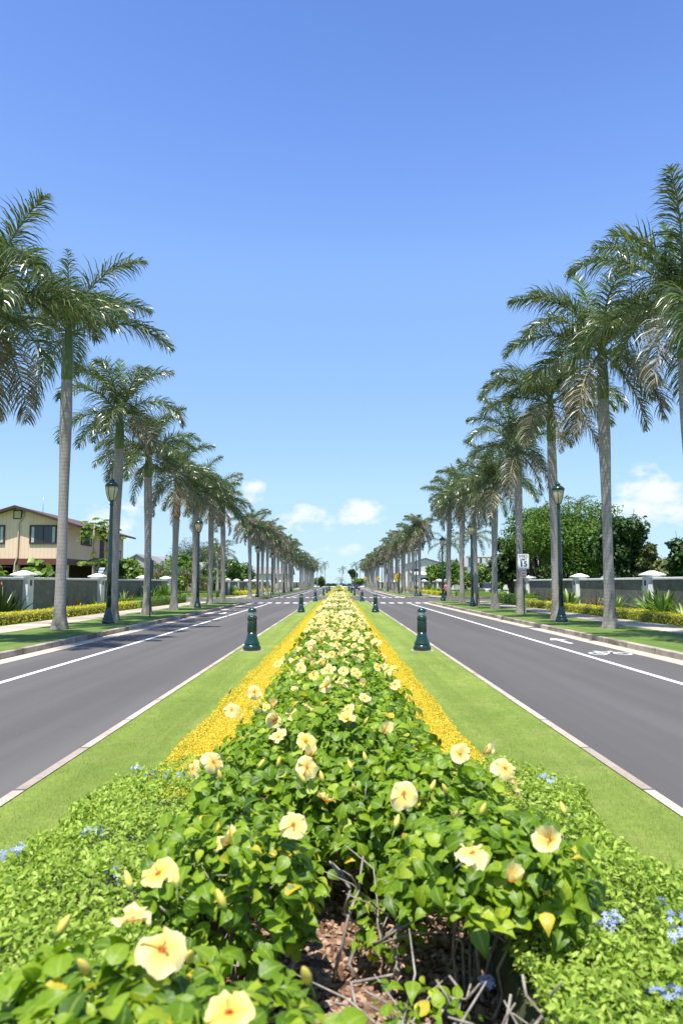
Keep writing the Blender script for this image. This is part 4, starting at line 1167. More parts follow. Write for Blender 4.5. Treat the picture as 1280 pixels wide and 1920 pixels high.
strap('bronze', 13.8, 48.2, 1.2, 'bronze plant behind the nearest right lamp post', 1)
strap('lily', 13.6, 54.4, .9, 'bright lily clump right of the speed limit sign', 2)
strap('small', 13.5, 60.5, 1.2, 'pale arching plant behind the right street corner palms', 1)
k = 0
for s in (-1, 1):
    for y in (96, 101, 108, 113, 121, 126, 133, 142, 150):
        k += 1
        kd = ('lily', 'lily', 'bronze', 'small')[k % 4]
        strap(kd, s * 13.7, y + k % 3, 1.4 if kd != 'small' else 1.9, 'strap leaved plant at the far %s wall beyond the side street' % ('left' if s < 0 else 'right'), k)['group'] = 'strap plants at the far %s wall' % ('left' if s < 0 else 'right')
# ------------------------------------------------------------------ trees and shrubs behind the walls
def tree(name, x, y, z0, h, rw, label, cat, mat, n, leaf, seed, trunk=.25, clear=.3, blobs=11, ry=None, tv=LEAF_V, tf=LEAF_F, tilt=.6, flowers=None, group=None, squash=.8, stems_n=1):
    """tapered trunk with limbs running into leaf clumps; crown of many leaves on uneven clumps"""
    r = random.Random(seed); rn = np.random.default_rng(seed)
    o = empty(name, (x, y, z0), 0, label, cat, group)
    ry = ry or rw; zc = h * (clear + (1 - clear) * .5); rz = h * (1 - clear) * .5
    B = []
    for i in range(blobs):
        d = Vector((r.gauss(0, 1), r.gauss(0, 1), r.gauss(0, .8))).normalized(); t = r.uniform(.35, .72)
        rad = r.uniform(.30, .48)
        B.append((Vector((d.x * rw * t, d.y * ry * t, zc + d.z * rz * t)), rad * min(rw, rz * 1.15)))
    B.append((Vector((0, 0, zc)), .62 * min(rw, rz)))
    m = MB(); hb = h * clear
    for s_ in range(stems_n):
        q = 6.28 * s_ / stems_n; off = Vector((cos(q), sin(q), 0)) * (trunk * 1.4 if stems_n > 1 else 0)
        tk = trunk / sqrt(stems_n)
        top = Vector((r.gauss(0, .1), r.gauss(0, .1), max(hb, .3))) + off * 2
        m.tube([off + Vector((0, 0, -.1)), off + Vector((0, 0, .1)), off.lerp(top, .5) + Vector((r.gauss(0, .06), r.gauss(0, .06), 0)), top], [tk * 1.5, tk * 1.15, tk * .9, tk * .75], 9)
        for (c, rad) in B[s_::stems_n]:
            mid = top.lerp(c, .5) + Vector((r.gauss(0, .1), r.gauss(0, .1), -.08 * h * r.random()))
            m.tube([top - Vector((0, 0, .1)), mid, c, c + (c - top) * .25], [tk * .6, tk * .38, tk * .2, tk * .06], 6)
    m.build('trunk', M_BARK, o)
    P = []; N = []; tot = sum(b[1] ** 2 for b in B)
    for (c, rad) in B:
        k = int(n * rad ** 2 / tot); d = rn.normal(size=(k, 3)); d /= np.linalg.norm(d, axis=1, keepdims=True)
        q = d * (rad * (1 - .45 * rn.random(k) ** 1.6))[:, None] * [1, 1, squash]
        q *= (1 + .30 * sinnoise(q + np.array(c), seed + 3, 2.6 / max(.4, rad)))[:, None]
        P.append(q + np.array(c)); N.append(d * .8 + [0, 0, .55])
    P = np.concatenate(P); N = np.concatenate(N)
    P = P[P[:, 2] > .1]; N = N[:len(P)]
    link('crown', leaf_mesh('crown', P, N, leaf, mat, seed + 1, tilt, tv, tf), o)
    if flowers:
        nf, fm, fs = flowers
        idx = rn.integers(0, len(P), nf); Q = P[idx] * 1.03
        T, Bq, N2 = frames(N[idx] + rn.normal(0, .3, (nf, 3)), rn)
        fv = [(0, 0, -.1)] + [(cos(a), sin(a), .1) for a in [2 * pi * i / 6 for i in range(6)]]
        V, Fc = place(fv, [(0, 1 + i, 1 + (i + 1) % 6) for i in range(6)], Q, T, Bq, N2, rn.uniform(.7, 1.2, nf) * fs)
        link('blossom', mesh_np('blossom', V, Fc, fm), o)
    return o
NEEDLE_V = [(0, .04, 0), (0, -.04, 0), (1, -.015, -.25), (1, .015, -.25)]
NEEDLE_F = [(0, 1, 2, 3)]
# right of the avenue
tree('mango_tree', 16.9, 62, .1, 10.2, 3.6, 'tall dense green tree rising behind the speed limit sign', 'tree', M_MIDLEAF, 20000, .19, 1001, .3, .10, 16)
tree('mango_tree', 17.9, 55.5, .1, 8.6, 4.3, 'big round tree with light green clumps behind the nearest right lamp post', 'tree', M_MIDLEAF, 34000, .17, 1002, .3, .04, 30, 3.4)
tree('sea_grape_tree', 17.5, 46.5, .1, 7.0, 2.0, 'dark large leaved tree behind the tall right palm', 'tree', M_DARKLEAF, 8000, .25, 1003, .22, .05, 14)
tree('mango_tree', 15.8, 68, .1, 7.0, 2.3, 'dark green tree at the wall end near the right side street', 'tree', M_DARKLEAF, 8000, .27, 1004, .3, .08, 14)
tree('twiggy_shrub', 18.6, 45.2, .1, 4.9, .75, 'thin upright twiggy shrub with sky behind it, right of the dark tree', 'shrub', M_TWIGLEAF, 1500, .22, 1005, .10, .12, 9, tilt=1.0, stems_n=4)
tree('bushy_shrub', 18.9, 44.0, .1, 3.3, 1.1, 'olive green bush behind the pillar nearest the right edge', 'shrub', M_TWIGLEAF, 2600, .24, 1006, .12, .08, 9)
tree('bushy_shrub', 19.4, 42.0, .1, 4.8, 1.1, 'dark shaggy bush at the right picture edge above the wall', 'shrub', M_DARKLEAF, 2600, .28, 1007, .14, .08, 10)
tree('bushy_shrub', 23.5, 62, .1, 3.2, 2.2, 'low pale bush seen between the dark tree and the twiggy shrub', 'shrub', M_MIDLEAF, 1500, .3, 1008, .14, .08, 8)
tree('round_tree', 16.4, 112, .1, 5.9, 2.6, 'round green tree behind the white walls beyond the right side street', 'tree', M_MIDLEAF, 4200, .36, 1010, .22, .12, 12)
tree('round_tree', 15.0, 117, .1, 4.8, 2.2, 'smaller green tree left of the round one beyond the right side street', 'tree', M_BRIGHTLEAF, 2600, .34, 1011, .2, .12, 10)
tree('small_tree', 16.4, 91, .1, 4.3, 1.1, 'light green narrow tree left of the parked silver car', 'tree', M_BRIGHTLEAF, 1600, .30, 1012, .12, .1, 8)
tree('small_tree', 18.0, 94, .1, 4.6, 1.3, 'bright green narrow tree behind the second right lamp post', 'tree', M_BRIGHTLEAF, 1700, .30, 1013, .12, .1, 8)
tree('small_tree', 16.1, 96, .1, 3.6, 1.2, 'light green small tree behind the right street corner palms', 'tree', M_BRIGHTLEAF, 1500, .30, 1014, .12, .1, 8)
tree('dry_shrub', 20.6, 96, .1, 3.3, 1.0, 'straw coloured feathery shrub above the silver car', 'shrub', M_TWIGLEAF, 1100, .34, 1015, .12, .1, 7)
tree('small_tree', 16.8, 80.5, -.02, 2.2, .7, 'young leafy sapling in front of the silver car', 'tree', M_BRIGHTLEAF, 700, .22, 1016, .07, .15, 6)
# left of the avenue
tree('broad_leaf_shrub', -16.6, 40.6, .1, 2.75, 1.25, 'broad leaved green shrub above the wall before the house', 'shrub', M_BRIGHTLEAF, 500, .46, 1020, .10, .1, 9)
tree('bushy_shrub', -17.2, 36.5, .1, 3.5, 1.0, 'leafy bush at the left picture edge above the wall', 'shrub', M_BRIGHTLEAF, 1300, .30, 1021, .12, .1, 8)
tree('bushy_shrub', -16.5, 38.2, .1, 2.3, .9, 'pale low bush left of the first wall pillar', 'shrub', M_MIDLEAF, 800, .28, 1022, .1, .1, 7)
tree('round_tree', -17.2, 61.5, .1, 4.2, 1.7, 'bright green bush tree right of the wooden house', 'tree', M_BRIGHTLEAF, 3000, .30, 1023, .16, .06, 11)
tree('round_tree', -18.6, 90, .1, 5.9, 2.6, 'green tree between the orange stemmed palms beyond the left side street', 'tree', M_MIDLEAF, 3200, .36, 1024, .2, .1, 11)
tree('casuarina_tree', -21.5, 112, .1, 9.2, 4.2, 'tall grey green feathery tree behind the far left wall', 'tree', M_GREYLEAF, 9000, .55, 1025, .28, .15, 16, tv=NEEDLE_V, tf=NEEDLE_F, tilt=1.0)
tree('casuarina_tree', -24, 138, .1, 9.5, 4.5, 'second feathery grey green tree farther along the left wall', 'tree', M_GREYLEAF, 7000, .6, 1026, .28, .15, 14, tv=NEEDLE_V, tf=NEEDLE_F, tilt=1.0)
tree('plumeria_tree', -17.4, 103, .1, 4.3, 2.6, 'bright green plumeria with few flowers behind the far left wall', 'tree', M_BRIGHTLEAF, 2600, .36, 1027, .16, .1, 11, flowers=(14, M_WHITEFL, .14))
tree('plumeria_tree', -17.0, 117, .1, 5.6, 2.7, 'plumeria tree dotted with white blossom behind the far left palms', 'tree', M_MIDLEAF, 3000, .36, 1028, .16, .1, 12, flowers=(110, M_WHITEFL, .18))
tree('plumeria_tree', -17.0, 131, .1, 5.3, 2.7, 'farther plumeria tree with white blossom by the left palms', 'tree', M_MIDLEAF, 2400, .4, 1029, .16, .1, 11, flowers=(80, M_WHITEFL, .2))
tree('round_tree', -19, 84, .1, 3.6, 2.0, 'yellowish green shrubby tree behind the left side street corner', 'tree', M_BRIGHTLEAF, 2200, .32, 1030, .16, .08, 9)

# clump palms and coconut palms
COCO = [frond_mesh('frond', 81 + i, 2.9, E(58 - 26 * i), E(70 + 6 * i), M_FROND, 44, .62) for i in range(4)]
COCOY = [frond_mesh('frond', 91 + i, 2.0, E(70 - 22 * i), E(66), M_FROND_Y, 34, .42) for i in range(3)]
def coconut(x, y, h, label, seed, lean=.6, nf=16, sc=1.0, z0=VZ, grp=None):
    r = random.Random(seed); p = empty('coconut_palm', (x, y, z0), 0, label, 'palm tree', grp)
    a = r.uniform(0, 6.28); lx, ly = lean * cos(a), lean * sin(a)
    pts = [(lx * t * t, ly * t * t, h * t - .05) for t in [i / 7 for i in range(8)]]
    m = MB(); m.tube(pts, [.22, .16, .14, .13, .12, .12, .11, .11], 9); m.build('trunk', M_TRUNK, p)
    for i in range(nf):
        k = min(3, int(4 * i / nf)); q = i * 2.4 + r.gauss(0, .2)
        link('frond', COCO[k], p, (lx, ly, h - .08), (r.gauss(0, .1), 0, q), sc * r.uniform(.85, 1.1))
    return p
def areca(x, y, h, label, seed, n=5):
    r = random.Random(seed); p = empty('areca_palm', (x, y, VZ), 0, label, 'palm tree')
    for i in range(n):
        q = 6.28 * i / n; bx, by = .35 * cos(q), .35 * sin(q); hh = h * r.uniform(.45, .62); tx, ty = bx * 2.2, by * 2.2
        m = MB(); m.tube([(bx, by, -.05), ((bx + tx) / 2, (by + ty) / 2, hh * .6), (tx, ty, hh)], [.07, .055, .05], 7); m.build('stem', M_ORSTEM, p)
        for j in range(8):
            k = j * 3 // 8
            link('frond', COCOY[k] if j % 2 else COCO[min(3, k + 1)], p, (tx, ty, hh), (0, 0, j * 2.4 + i), r.uniform(.55, .8))
    return p
areca(-16.9, 71.5, 5.0, 'clumping palm with orange stems beyond the third left palm trunk', 1)
areca(-18.0, 86.5, 4.8, 'clumping palm with orange stems left of the second left lamp post', 2)
areca(-15.6, 88.0, 3.6, 'low clumping palm right of the second left lamp post', 3, 4)
coconut(14.6, 80.0, 6.6, 'pale fronded coconut palm behind the second right lamp post', 5, .4, 18, 1.0)
coconut(12.9, 90.0, 6.4, 'thin coconut palm behind the right side street corner lamp', 6, .3, 16, 1.0)
coconut(-13.6, 84.0, 5.2, 'coconut palm behind the sixth left royal palm', 7, .4, 16, 1.0)
coconut(-15.0, 92.0, 5.2, 'shaggy coconut palm behind the left street corner palms', 8, .4, 16, 1.0)
coconut(22.9, 70.0, 8.9, 'spiky bluish palm top poking above the big round tree', 9, .2, 14, .62)
# papayas by the house
def papaya(x, y, h, label, seed):
    r = random.Random(seed); p = empty('papaya_tree', (x, y, VZ), 0, label, 'tree')
    m = MB(); m.tube([(0, 0, -.05), (.05, 0, h * .4), (-.04, .03, h * .75), (.02, 0, h)], [.11, .09, .075, .05], 9); m.build('trunk', paint('papaya_bark_%d' % seed, (.34, .28, .19), .8), p)
    V = []; Fc = []; n = 26; st = MB()
    P = []; N = []
    for i in range(n):
        q = i * 2.4; t = i / n; z = h * (.70 + .30 * t) if i > 7 else h * .52 + r.uniform(-.1, .1); L = r.uniform(.55, .95) * (1.15 - .5 * t)
        tip = Vector((cos(q) * L, sin(q) * L, z + .15 + .2 * t))
        st.tube([(0, 0, z), tip * .5 + Vector((0, 0, z * .5 + .06)), tip], .012, 5)
        for j in range(7):
            b = q + (j - 3) * .55; N.append((.2 * cos(b), .2 * sin(b), 1)); P.append((tip, b))
    st.build('leaf_stalk', M_CALYX, p)
    rr = np.random.default_rng(seed)
    PP = np.array([tuple(a[0]) for a in P]); T = np.array([(cos(a[1]), sin(a[1]), -.35) for a in P]); T /= np.linalg.norm(T, axis=1, keepdims=True)
    Bv = np.array([(-sin(a[1]), cos(a[1]), 0) for a in P]); Nv = np.cross(T, Bv)
    V, Fc = place(LEAF_V, LEAF_F, PP, T, Bv, Nv, rr.uniform(.3, .46, len(P)))
    link('crown', mesh_np('crown', V, Fc, M_BRIGHTLEAF, np.repeat(rr.random(len(P)), 7)), p)
    m = MB()
    for i in range(7):
        q = i * 2.4; m.lathe([(0, -.13), (.05, -.1), (.075, -.03), (.06, .06), (.02, .11), (0, .12)], 9, (.12 * cos(q), .12 * sin(q), h * .66 - .07 * (i % 3)))
    m.build('fruit', paint('papaya_fruit_%d' % seed, (.55, .38, .05), .5), p)
papaya(-15.65, 47.6, 5.2, 'papaya tree with slim bent trunk before the house, left one', 1)
papaya(-15.1, 48.6, 5.5, 'taller papaya tree next to the nearest left lamp post', 2)

# ------------------------------------------------------------------ houses
m = NM('cream_siding', .75, .3)
wv = m.new('ShaderNodeTexWave', wave_type='BANDS', bands_direction='X', wave_profile='SAW'); wv.inputs['Scale'].default_value = 1.45
m.l.new(m.coord((1, 1, 1), 'Object', (0, 0, .62)), wv.inputs['Vector'])
c = m.ramp(m.noise(1.5, 5, .6), [(.3, (.78, .55, .40)), (.7, (.84, .62, .46))])
m.base(m.mix(m.ramp(wv.outputs['Fac'], [(.0, .6), (.10, 0)]), c, (.28, .20, .11))).bump(wv.outputs['Fac'], .3, .01); M_SIDING = m.m
M_REDWOOD = paint('red_brown_wood', (.13, .040, .028), .6); M_ROOF = paint('brown_shingle', (.105, .062, .050), .85, .25, 14)
M_TRIM = paint('brown_trim', (.055, .028, .024), .6); M_CREAM = paint('cream_paint', (.58, .48, .33), .6)
m = NM('window_glass', .06, .6); m.base((.025, .03, .038)); M_GLASS = m.m
M_CURT = paint('curtain', (.50, .50, .48), .9); M_UNDERSHADE = paint('underfloor_shade_brown', (.075, .048, .036), .9)  # the dark brown stands in for shade under the house floor
M_GREYROOF = paint('grey_roof', (.22, .215, .21), .85, .15, 10); M_GREYWALL = paint('grey_stucco', (.38, .37, .35), .85, .1); M_WHWALL = paint('pale_stucco', (.66, .65, .62), .85, .08)

def wooden_house():
    hx, hy = -22.0, 51.0                     # ridge x, front gable y
    w, L = 3.45, 13.2; z0, z1 = 3.35, 5.75; pk = z1 + w * .31
    r = empty('wooden_house', (hx, hy, 0), 0, 'cream two tone wooden house on posts with brown gable roof', 'house')
    m = MB()
    m.add([(-w, 0, z0), (w, 0, z0), (w, 0, z1), (0, 0, pk), (-w, 0, z1), (-w, L, z0), (w, L, z0), (w, L, z1), (0, L, pk), (-w, L, z1)],
          [(0, 1, 2, 3, 4), (9, 8, 7, 6, 5), (1, 6, 7, 2), (5, 0, 4, 9), (0, 5, 6, 1)])
    m.build('wall', M_SIDING, r)
    m = MB()
    for s in (-1, 1):
        e = .85; x1 = s * (w + e); ze = pk - (w + e) * .31; t = .14
        P = [(0, -.55, pk + .12), (x1, -.55, ze + .12), (x1, L + .8, ze + .12), (0, L + .8, pk + .12)]
        Q = [(a, b, c2 - t) for a, b, c2 in P]
        m.add(P + Q, [(0, 1, 2, 3), (7, 6, 5, 4), (0, 4, 5, 1), (1, 5, 6, 2), (2, 6, 7, 3)])
    m.build('roof', M_ROOF, r)
    m = MB()
    for s in (-1, 1):
        x1 = s * (w + .87); ze = pk - (w + .87) * .31
        m.add([(0, -.59, pk + .14), (x1, -.59, ze + .14), (x1, -.59, ze - .05), (0, -.59, pk - .05), (0, -.552, pk + .14), (x1, -.552, ze + .14), (x1, -.552, ze - .05), (0, -.552, pk - .05)],
              [(0, 1, 2, 3), (7, 6, 5, 4), (0, 4, 5, 1), (3, 2, 6, 7), (1, 5, 6, 2)])
    m.build('bargeboard', M_TRIM, r)
    m = MB(); m.box(-w - .03, w + .03, -.03, .1, z0 - .42, z0 - .002); m.box(w - .1, w + .03, .1, L, z0 - .42, z0 - .002); m.box(-w - .03, -w + .1, .1, L, z0 - .42, z0 - .002); m.box(-w + .1, w - .1, .1, L, z0 - .2, z0 - .004)
    m.build('floor_beam', M_REDWOOD, r)
    def window(x0, x1, za, zb, side=False):
        f = MB(); t = .09
        A = (lambda a0, a1, b0, b1, d0, d1: f.box(a0, a1, -d1, -d0, b0, b1)) if not side else (lambda a0, a1, b0, b1, d0, d1: f.box(w + d0, w + d1, a0, a1, b0, b1))
        A(x0 - t, x0, za - t, zb + t, .004, .08); A(x1, x1 + t, za - t, zb + t, .004, .08); A(x0, x1, za - t, za, .004, .08); A(x0, x1, zb, zb + t, .004, .08)
        xm = (x0 + x1) / 2; A(xm - .03, xm + .03, za, zb, .008, .06)
        wo = f.build('window', M_TRIM, r)
        f = MB(); A(x0, x1, za, zb, .006, .03); f.build('pane', M_GLASS, wo)
        d = (x1 - x0)
        for (a, b) in ((x0 + .03, x0 + d * .13), (x1 - d * .13, x1 - .03)):
            f = MB(); A(a, b, za + .03, zb - .03, .031, .036); f.build('curtain', M_CURT, wo)
    window(.95, 2.62, 4.42, 5.55); window(-2.55, -.92, 4.42, 5.55); window(2.7, 4.75, 4.50, 5.55, True)
    f = MB(); f.box(-.30, .30, -.06, -.004, 6.05, 6.68); v_ = f.build('vent', M_TRIM, r)
    f = MB(); f.box(-.22, .22, -.075, -.062, 6.12, 6.60); f.build('louvre', M_CREAM, v_)
    f = MB(); f.tube([(.42, -.06, 6.72), (.40, -.07, 6.2), (.12, -.07, 5.75), (.10, -.07, 3.5), (-.05, -.07, 3.0), (-.05, -.07, .2)], .05, 8); f.build('downpipe', M_CREAM, r)
    f = MB(); f.box(w + .004, w + .04, 6.9, 7.9, z0 + .05, z0 + 2.05); d_ = f.build('door', M_TRIM, r); f = MB(); f.box(w + .042, w + .05, 7.1, 7.7, z0 + .9, z0 + 1.9); f.build('pane', M_GLASS, d_)
    f = MB(); f.box(w + .004, w + .05, 9.1, 10.3, z0 + .9, z0 + 2.05); d_ = f.build('window', M_TRIM, r); f = MB(); f.box(w + .052, w + .06, 9.2, 10.2, z0 + 1.0, z0 + 1.95); f.build('pane', M_GLASS, d_)
    for (x, y) in ((-w + .2, .25), (-.05, .25), (w - .15, .25), (w - .15, 6.5), (w - .15, L - .2), (-w + .2, L - .2), (-.05, 6.5)):
        f = MB(); f.bevbox(x - .17, x + .17, y - .17, y + .17, 0, z0 - .422, .015); f.build('post', M_CREAM, r)
    f = MB(); f.box(-w + .02, w - .6, 7.2, 7.4, 0, z0 - .205); f.box(-w + .02, -w + .12, .5, 7.198, 0, z0 - .43); f.build('underfloor_shade', M_UNDERSHADE, r)  # dark panels added below the floor to imitate the shade there
    # outside stair up to the door, running along the side
    f = MB(); f.box(w + .05, w + 1.2, 6.7, 8.6, z0 - .12, z0 - .005); f.build('landing', M_REDWOOD, r)
    f = MB(); n = 14
    for i in range(n):
        t = i / n; f.box(w + .16, w + 1.09, 6.7 - (i + 1) * .27, 6.7 - i * .27 + .02, (z0 - .12) * (1 - (i + 1) / n) + .1, (z0 - .12) * (1 - (i + 1) / n) + .15)
    s_ = f.build('stair', M_REDWOOD, r)
    for xx in (w + .06, w + 1.1):
        f = MB(); f.add([(xx, 6.7, z0 - .45), (xx, 6.7, z0 - .05), (xx, 2.7, .42), (xx, 2.7, .02), (xx + .07, 6.7, z0 - .45), (xx + .07, 6.7, z0 - .05), (xx + .07, 2.7, .42), (xx + .07, 2.7, .02)],
                        [(0, 3, 2, 1), (4, 5, 6, 7), (0, 1, 5, 4), (1, 2, 6, 5), (2, 3, 7, 6), (3, 0, 4, 7)]); f.build('stringer', M_CREAM, s_)
    f = MB(); f.tube([(w + 1.15, 2.75, 1.25), (w + 1.15, 6.65, z0 + .85), (w + 1.15, 8.55, z0 + .85)], .04, 6)
    for yq in (2.8, 4.7, 6.65, 8.5): f.tube([(w + 1.15, yq, max(.2, min(z0, (yq - 2.7) / 4 * z0))), (w + 1.15, yq, max(1.2, min(z0 + .85, 1.25 + (yq - 2.75) / 3.9 * (z0 - .4))))], .035, 6)
    f.build('handrail', M_REDWOOD, s_)
    f = MB(); f.tube([(.9, 2, pk - .2), (.9, 2, pk + 1.0)], .018, 5); f.build('antenna', M_ALU, r)
wooden_house()
def simple_house(x, y, w, L, h, slope, label, wallm, roofm, wins=(), ridge='y', eave=.5, seed=0):
    """house with gable roof: ridge along x or y, window openings on the street side and front"""
    r = empty('house', (x, y, .1), 0, label, 'house')
    a, b = w / 2, L / 2
    m = MB()
    if ridge == 'y':
        pk = h + a * slope
        m.add([(-a, -b, 0), (a, -b, 0), (a, -b, h), (0, -b, pk), (-a, -b, h), (-a, b, 0), (a, b, 0), (a, b, h), (0, b, pk), (-a, b, h)], [(0, 1, 2, 3, 4), (9, 8, 7, 6, 5), (1, 6, 7, 2), (5, 0, 4, 9)])
    else:
        pk = h + b * slope
        m.add([(-a, -b, 0), (a, -b, 0), (a, -b, h), (-a, -b, h), (-a, b, 0), (a, b, 0), (a, b, h), (-a, b, h), (-a, 0, pk), (a, 0, pk)], [(0, 1, 2, 3), (1, 5, 6, 9, 2), (5, 4, 7, 6), (4, 0, 3, 8, 7)])
    m.build('wall', wallm, r)
    m = MB(); t = .14
    for s in (-1, 1):
        if ridge == 'y': P = [(0, -b - eave, pk + .05), (s * (a + eave), -b - eave, pk + .05 - (a + eave) * slope), (s * (a + eave), b + eave, pk + .05 - (a + eave) * slope), (0, b + eave, pk + .05)]
        else: P = [(-a - eave, 0, pk + .05), (-a - eave, s * (b + eave), pk + .05 - (b + eave) * slope), (a + eave, s * (b + eave), pk + .05 - (b + eave) * slope), (a + eave, 0, pk + .05)]
        Q = [(p[0], p[1], p[2] + t) for p in P]
        m.add(P + Q, [(0, 1, 2, 3), (7, 6, 5, 4), (0, 4, 5, 1), (1, 5, 6, 2), (2, 6, 7, 3)])
    m.build('roof', roofm, r)
    for (face, u0, u1, z0, z1) in wins:
        f = MB(); g_ = MB(); q = .07
        def bx(mb, p0, p1, zz0, zz1, d0, d1):
            if face == 'front': mb.box(p0, p1, -b - d1, -b - d0, zz0, zz1)
            elif face == 'east': mb.box(a + d0, a + d1, p0, p1, zz0, zz1)
            else: mb.box(-a - d1, -a - d0, p0, p1, zz0, zz1)
        bx(f, u0 - q, u0, z0 - q, z1 + q, .003, .06); bx(f, u1, u1 + q, z0 - q, z1 + q, .003, .06); bx(f, u0, u1, z0 - q, z0, .003, .06); bx(f, u0, u1, z1, z1 + q, .003, .06)
        fo = f.build('window', M_WHITE, r); bx(g_, u0, u1, z0, z1, .004, .03); g_.build('pane', M_GLASS, fo)
    return r
simple_house(-22.6, 88, 6.0, 9, 3.0, .55, 'grey stucco house with steep gable behind the sign post palm', M_GREYWALL, M_GREYROOF, [('front', -1.9, -.7, 1.0, 2.2), ('east', -1, .4, 1.0, 2.2)], 'y', .15)
simple_house(-23.5, 102, 10, 8, 3.2, .25, 'low brown walled house behind the orange stemmed palms', paint('brown_stucco', (.27, .23, .19), .85), M_GREYROOF, [('front', 1, 2.6, 1.0, 2.2), ('east', -2, -.5, 1.0, 2.2)], 'x')
simple_house(-26, 124, 12, 10, 4.4, .28, 'grey roofed house above the bright plumeria', M_GREYWALL, M_GREYROOF, [('front', 2, 4, 1.6, 3), ('east', -2, 0, 1.6, 3)], 'x')
simple_house(27.5, 128, 14, 10, 4.2, .30, 'house with long grey hip like roof behind the right street corner palms', M_WHWALL, M_GREYROOF, [('front', -5, -3, 2.2, 3.6), ('west', -2, 1, 1.8, 3.4)], 'x')
simple_house(17.5, 138, 8, 8, 3.0, .12, 'low white flat roofed house beyond the right side street', M_WHWALL, M_WHWALL, [('front', -3, -1.2, 1.4, 2.5), ('west', -1, 1, 1.2, 2.4)], 'x', .4)
simple_house(19.0, 170, 9, 9, 5.6, .3, 'tall white house left of the yellow school sign post', M_WHWALL, M_GREYROOF, [('front', -3.2, -1.5, 3.4, 4.8), ('west', -2, 0, 3.2, 4.6)], 'y', .5)
simple_house(-20, 205, 14, 12, 4.0, .3, 'pale house far along the left row of trunks', M_WHWALL, M_GREYROOF, [('front', 2, 4, 1.4, 2.8), ('east', -2, 0, 1.4, 2.8)], 'x')
simple_house(21, 214, 14, 12, 4.2, .3, 'pale house far along the right row of trunks', M_WHWALL, M_GREYROOF, [('front', -4, -2, 1.4, 2.8), ('west', -2, 0, 1.4, 2.8)], 'x')
# open white roof terrace
r = empty('white_pergola', (23.0, 112, .1), 0, 'white roof terrace with open pillars beside the big dark tree', 'building')
m = MB(); m.box(-3, 3, 0, 5, 0, 4.0); m.build('wall', M_WHWALL, r)
m = MB(); m.box(-3.2, 3.2, -.2, 5.2, 5.45, 5.75); m.build('roof', M_WHWALL, r)
for x_ in (-2.7, -.9, .9, 2.7):
    for y_ in (.2, 4.8):
        m = MB(); m.bevbox(x_ - .16, x_ + .16, y_ - .16, y_ + .16, 4.0, 5.45, .01); m.build('pillar', M_WHWALL, r)
m = MB(); m.box(-2.0, -.6, -.03, -.003, 1.4, 2.8); m.build('window', M_GLASS, r)

# ------------------------------------------------------------------ signs
M_SIGNW = paint('sign_white', (.84, .86, .83), .45, .03); M_SIGNBK = paint('sign_black', (.025, .03, .04), .5); M_SIGNP = paint('faded_sign', (.72, .60, .55), .5, .06); M_SIGNRED = paint('faded_red', (.50, .13, .11), .5)
M_SIGNY = paint('school_yellow', (.80, .44, .01), .45, .05); M_POST = paint('dark_post', (.03, .045, .04), .5)
def text_obj(txt, size, mat, parent, x, z, y, width=None, bold=0.0):
    cu = bpy.data.curves.new('t', 'FONT'); cu.body = txt; cu.size = size; cu.align_x = 'CENTER'; cu.align_y = 'CENTER'; cu.extrude = .0015; cu.offset = bold
    t = bpy.data.objects.new('t', cu); scene.collection.objects.link(t)
    bpy.context.view_layer.update()
    me = bpy.data.meshes.new_from_object(t.evaluated_get(bpy.context.evaluated_depsgraph_get()))
    wd = t.dimensions.x
    bpy.data.objects.remove(t); bpy.data.curves.remove(cu)
    me.materials.clear(); me.materials.append(mat)
    o = link('lettering', me, parent, (x, y, z), (pi / 2, 0, 0), (1 if not width else width / wd, 1, 1)); return o
def plate(poly, t, mat, parent, name='sign_panel', loc=(0, 0, 0), rot=(0, 0, 0)):
    n = len(poly); m = MB()
    m.add([(x, -t, z) for x, z in poly] + [(x, 0, z) for x, z in poly], [tuple(range(n)), tuple(range(2 * n - 1, n - 1, -1))] + [((i + 1) % n, i, n + i, n + (i + 1) % n) for i in range(n)])
    return m.build(name, mat, parent, loc=loc, rot=rot)
def rrect(w, h, r=.03, z0=0):
    P = []
    for cx, cz, a0 in ((w / 2 - r, z0 + h - r, 0), (-w / 2 + r, z0 + h - r, pi / 2), (-w / 2 + r, z0 + r, pi), (w / 2 - r, z0 + r, 3 * pi / 2)):
        P += [(cx + r * cos(a0 + pi / 2 * i / 4), cz + r * sin(a0 + pi / 2 * i / 4)) for i in range(5)]
    return P[::-1][::-1]
sp = at(983, 1152, z=VZ)
r = empty('speed_limit_sign', (sp.x, sp.y, VZ - .012), 0, 'white speed limit 15 sign with faded pink plate on a thin post', 'road sign')
D_ = sp.y; k_ = D_ / 1400
MB().box(-.028, .028, .004, .05, -.1, 1.7 + (1093 - 1040) * k_ - VZ).build('post', M_POST, r)
zt = 1.7 + (1093 - 1038.6) * k_ - VZ; zb = 1.7 + (1093 - 1066.3) * k_ - VZ; H = zt - zb; W = 21.2 * k_
pl = plate(rrect(W, H, .035, zb), .006, M_SIGNW, r)
b = plate(rrect(W - .03, H - .03, .03, zb + .015), .001, M_SIGNBK, pl, 'border', (0, -.0065, 0)); b2 = plate(rrect(W - .05, H - .05, .025, zb + .025), .001, M_SIGNW, pl, 'face', (0, -.0080, 0))
text_obj('SPEED', .17, M_SIGNBK, pl, 0, zb + H * .83, -.0105, W * .78, .002)
text_obj('LIMIT', .16, M_SIGNBK, pl, 0, zb + H * .62, -.0105, W * .62, .002)
text_obj('15', .36, M_SIGNBK, pl, 0, zb + H * .31, -.0105, W * .56, .008)
zb2 = 1.7 + (1093 - 1084) * k_ - VZ; H2 = zb - zb2 - .01; W2 = 10.8 * k_
